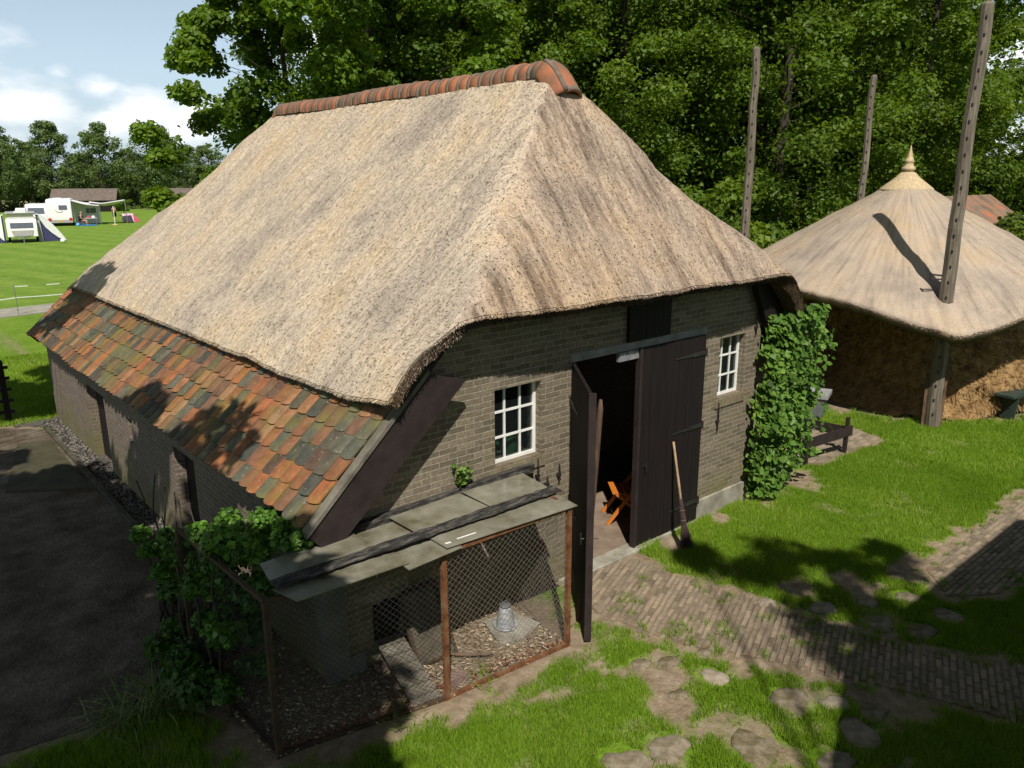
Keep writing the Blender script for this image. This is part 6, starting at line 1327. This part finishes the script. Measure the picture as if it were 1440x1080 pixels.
shed('field_shed', 'low dark shed with a brown roof at the right end of the far lawn', 36.6, 121.5, R(-28), 8.0, 4.6)
# tape fence on thin posts
tf = empty('tape_fence', 'low white tape fence on thin posts along the camp field edge', 'fence', (5, 31.3, 0))
pts_ = [(-2.2, 30.6), (1.6, 31.0), (4.5, 31.3), (8.5, 31.9), (13, 32.6)]
for x, y in pts_:
    mb = MB(); mb.tube([(x, y, 0), (x, y, 1.05)], .012, 6); mb.build('post', M['grey_plastic'], tf)
for z, bw_ in ((1.0, .03), (.62, .03)):
    mb = MB()
    for (x0, y0), (x1, y1) in zip(pts_, pts_[1:]):
        for k in range(8):
            if z > .9 and k % 2: continue
            a, b = k/8, (k+1)/8-(0 if z < .9 else .02); mb.beam((x0+(x1-x0)*a, y0+(y1-y0)*a, z-.05*math.sin(a*3.14)), (x0+(x1-x0)*b, y0+(y1-y0)*b, z-.05*math.sin(b*3.14)), .006, bw_)
    mb.build('tape', WHITE, tf)
    mb = MB()
    for (x0, y0), (x1, y1) in zip(pts_, pts_[1:]): mb.tube([(x0+(x1-x0)*k/8, y0+(y1-y0)*k/8, z+.003-.05*math.sin(k/8*3.14)) for k in range(9)], .003, 4)
    mb.build('cord', M['grey_wood_flat'], tf)
# dark slatted gate at the left edge
gt = empty('slat_gate', 'black slatted field gate at the left edge of the yard', 'gate', (2.0, 17.45, 0)); BW = M['black_wood']
mb = MB(); mb.beam((2.05, 17.4, -.1), (2.05, 17.4, 1.18), .10, .10, up=(0, 1, 0)); mb.build('post', BW, gt)
mb = MB(); mb.beam((-1.6, 17.75, -.1), (-1.6, 17.75, 1.18), .10, .10, up=(0, 1, 0)); mb.build('post', BW, gt)
for z in (.18, .4, .62, .84, 1.05): mb = MB(); mb.beam((-1.7, 17.70, z), (2.17, 17.33, z), .035, .055); mb.build('slat', BW, gt)
# brick outbuildings behind the hay barn at the right edge
bh = empty('brick_outbuilding', 'old red brick outbuilding with an orange tiled ridge behind the hay barn', 'building', (26.0, 8.6, 0))
mb = MB(); mb.box(25.0, 29, 7.6, 12, 0, 2.2); mb.build('wall', M['brick_red'], bh)
mb = MB(); mb.prism([(24.8, 7.3, 2.1), (24.8, 9.8, 3.9), (24.8, 12.3, 2.1), (24.8, 12.0, 2.05), (24.8, 9.8, 3.75), (24.8, 7.6, 2.05)], (4.4, 0, 0)); mb.build('roof', nmat('old_roof_tiles', [(.3, (.13, .09, .06)), (.5, (.2, .14, .1)), (.7, (.4, .13, .06))], scale=2.5, bump=.5), bh)
sh = empty('low_thatched_shed', 'low brown thatched shed at the right edge behind the hay barn', 'shed', (30.0, 6.2, 0))
mb = MB(); mb.box(29.5, 34, 4.4, 7.4, 0, 2.0); mb.build('wall', M['brick_red'], sh)
mb = MB(); mb.prism([(29.1, 4.0, 1.9), (29.1, 4.6, 2.6), (29.1, 5.9, 3.25), (29.1, 7.2, 2.6), (29.1, 7.8, 1.9)], (5.4, 0, 0)); mb.build('roof', M['thatch_under'], sh)

# ------------------------------------------------------------------ behind the photographer: the farmhouse and the trees that shade the yard
fh = empty('farmhouse', 'brick farmhouse with a half-hipped roof whose shadow falls on the path', 'house', (6.6, -.6, 0))
HX0, HX1, HY = 1.3, 11.9, -.75
mb = MB(); mb.prism([(HX0, HY, 0), (HX1, HY, 0), (HX1, HY, 2.9), (9.15, HY, 5.55), (4.0, HY, 5.55), (HX0, HY, 2.9)], (0, -9, 0)); mb.build('wall', M['brick'], fh)
rfm = M['terracotta']
mb = MB()
def slab(pts, n_, th): mb.prism(pts, tuple(Vector(n_)*th))
zv = lambda x: 4.37+(x-2.80)*.985
mb.prism([(1.2, HY+.15, zv(1.2)), (4.15, HY+.15, zv(4.15)), (6.4, HY-1.6, 7.6), (6.4, HY-9, 7.6), (1.2, HY-9, zv(1.2))], (-.1, 0, -.14))
zr_ = lambda x: 5.70-(x-8.85)*.93
mb.prism([(12.3, HY+.15, zr_(12.3)), (8.85, HY+.15, 5.70), (6.4, HY-1.6, 7.6), (6.4, HY-9, 7.6), (12.3, HY-9, zr_(12.3))], (.1, 0, -.14))
mb.prism([(4.15, HY+.15, 5.70), (8.85, HY+.15, 5.70), (6.4, HY-1.6, 7.62)], (0, -.1, -.14)); mb.build('roof', rfm, fh)
for x in (4.6, 6.6, 8.6):
    mb = MB(); mb.box(x-.5, x+.5, HY, HY+.04, 1.0, 2.3); w_ = mb.build('window', M['white'], fh); mb = MB(); mb.box(x-.42, x+.42, HY+.04, HY+.05, 1.08, 2.22); mb.build('pane', DKG, w_)
SHX, SHY = sun_dir.x/-sun_dir.z, sun_dir.y/-sun_dir.z
def shade_spot(gx_, gy_, z): return (gx_-SHX*z, gy_-SHY*z, z)
def lime(label, loc, shadows, zc, per, seed, cr, leaf=.3):
    """a lime tree standing at loc; crown clumps reach over so that its shade lies on the given ground spots"""
    rng = np.random.default_rng(seed); c = []
    for gx_, gy_, r, k in shadows:
        for _ in range(k):
            a = rng.uniform(0, 6.28); q = r*rng.random()**.5; z = zc+rng.uniform(-1.6, 1.6); x, y, _z = shade_spot(gx_+q*math.cos(a), gy_+q*math.sin(a), z); c.append((x-loc[0], y-loc[1], z, rng.uniform(*cr)))
    return make_tree('lime_tree', label, 'tree', seed, np.array(c), per, leaf, M['leaf_wood'], (zc+1, .22), loc, 'lime trees shading the yard', flat=.6)
lime('lime tree shading the near end of the yard and the ivy', (-4.4, -1.4, 0), [(.2, 5.0, 1.5, 16), (1.0, 7.4, 1.5, 16), (-.6, 3.2, 1.6, 10), (1.75, 4.5, .5, 5), (.9, 3.4, .8, 6), (2.2, 5.4, .5, 5), (2.6, 6.2, .7, 5)], 8.0, 300, 81, (.6, .95))
lime('lime tree shading the middle of the yard', (-4.6, 4.6, 0), [(.9, 9.6, 1.5, 17), (1.2, 12, 1.5, 17), (2.8, 9.4, .5, 2), (2.7, 11.5, .6, 4), (-1.2, 10, 1.5, 8)], 8.0, 300, 82, (.6, .95))
lime('lime tree shading the far end of the yard and the thatch corner', (-5.0, 9.6, 0), [(.4, 14.6, 1.2, 12), (2.5, 18.6, .8, 6), (2.2, 19.4, 1.5, 14), (4.6, 20.6, 1.3, 9), (5.0, 17.8, .6, 2), (.8, 18, 1.5, 10)], 9.5, 300, 83, (.6, .9))
lime('tall lime tree behind the farmhouse throwing dappled shade on the lawn', (-2.5, -7.5, 0), [(7.5, 4.9, .4, 7), (8.1, 4.2, .7, 14), (8.9, 3.7, .5, 8), (7.6, 3.4, .5, 9), (7.1, 3.0, .4, 6)], 12.0, 42, 84, (.18, .4), .2)
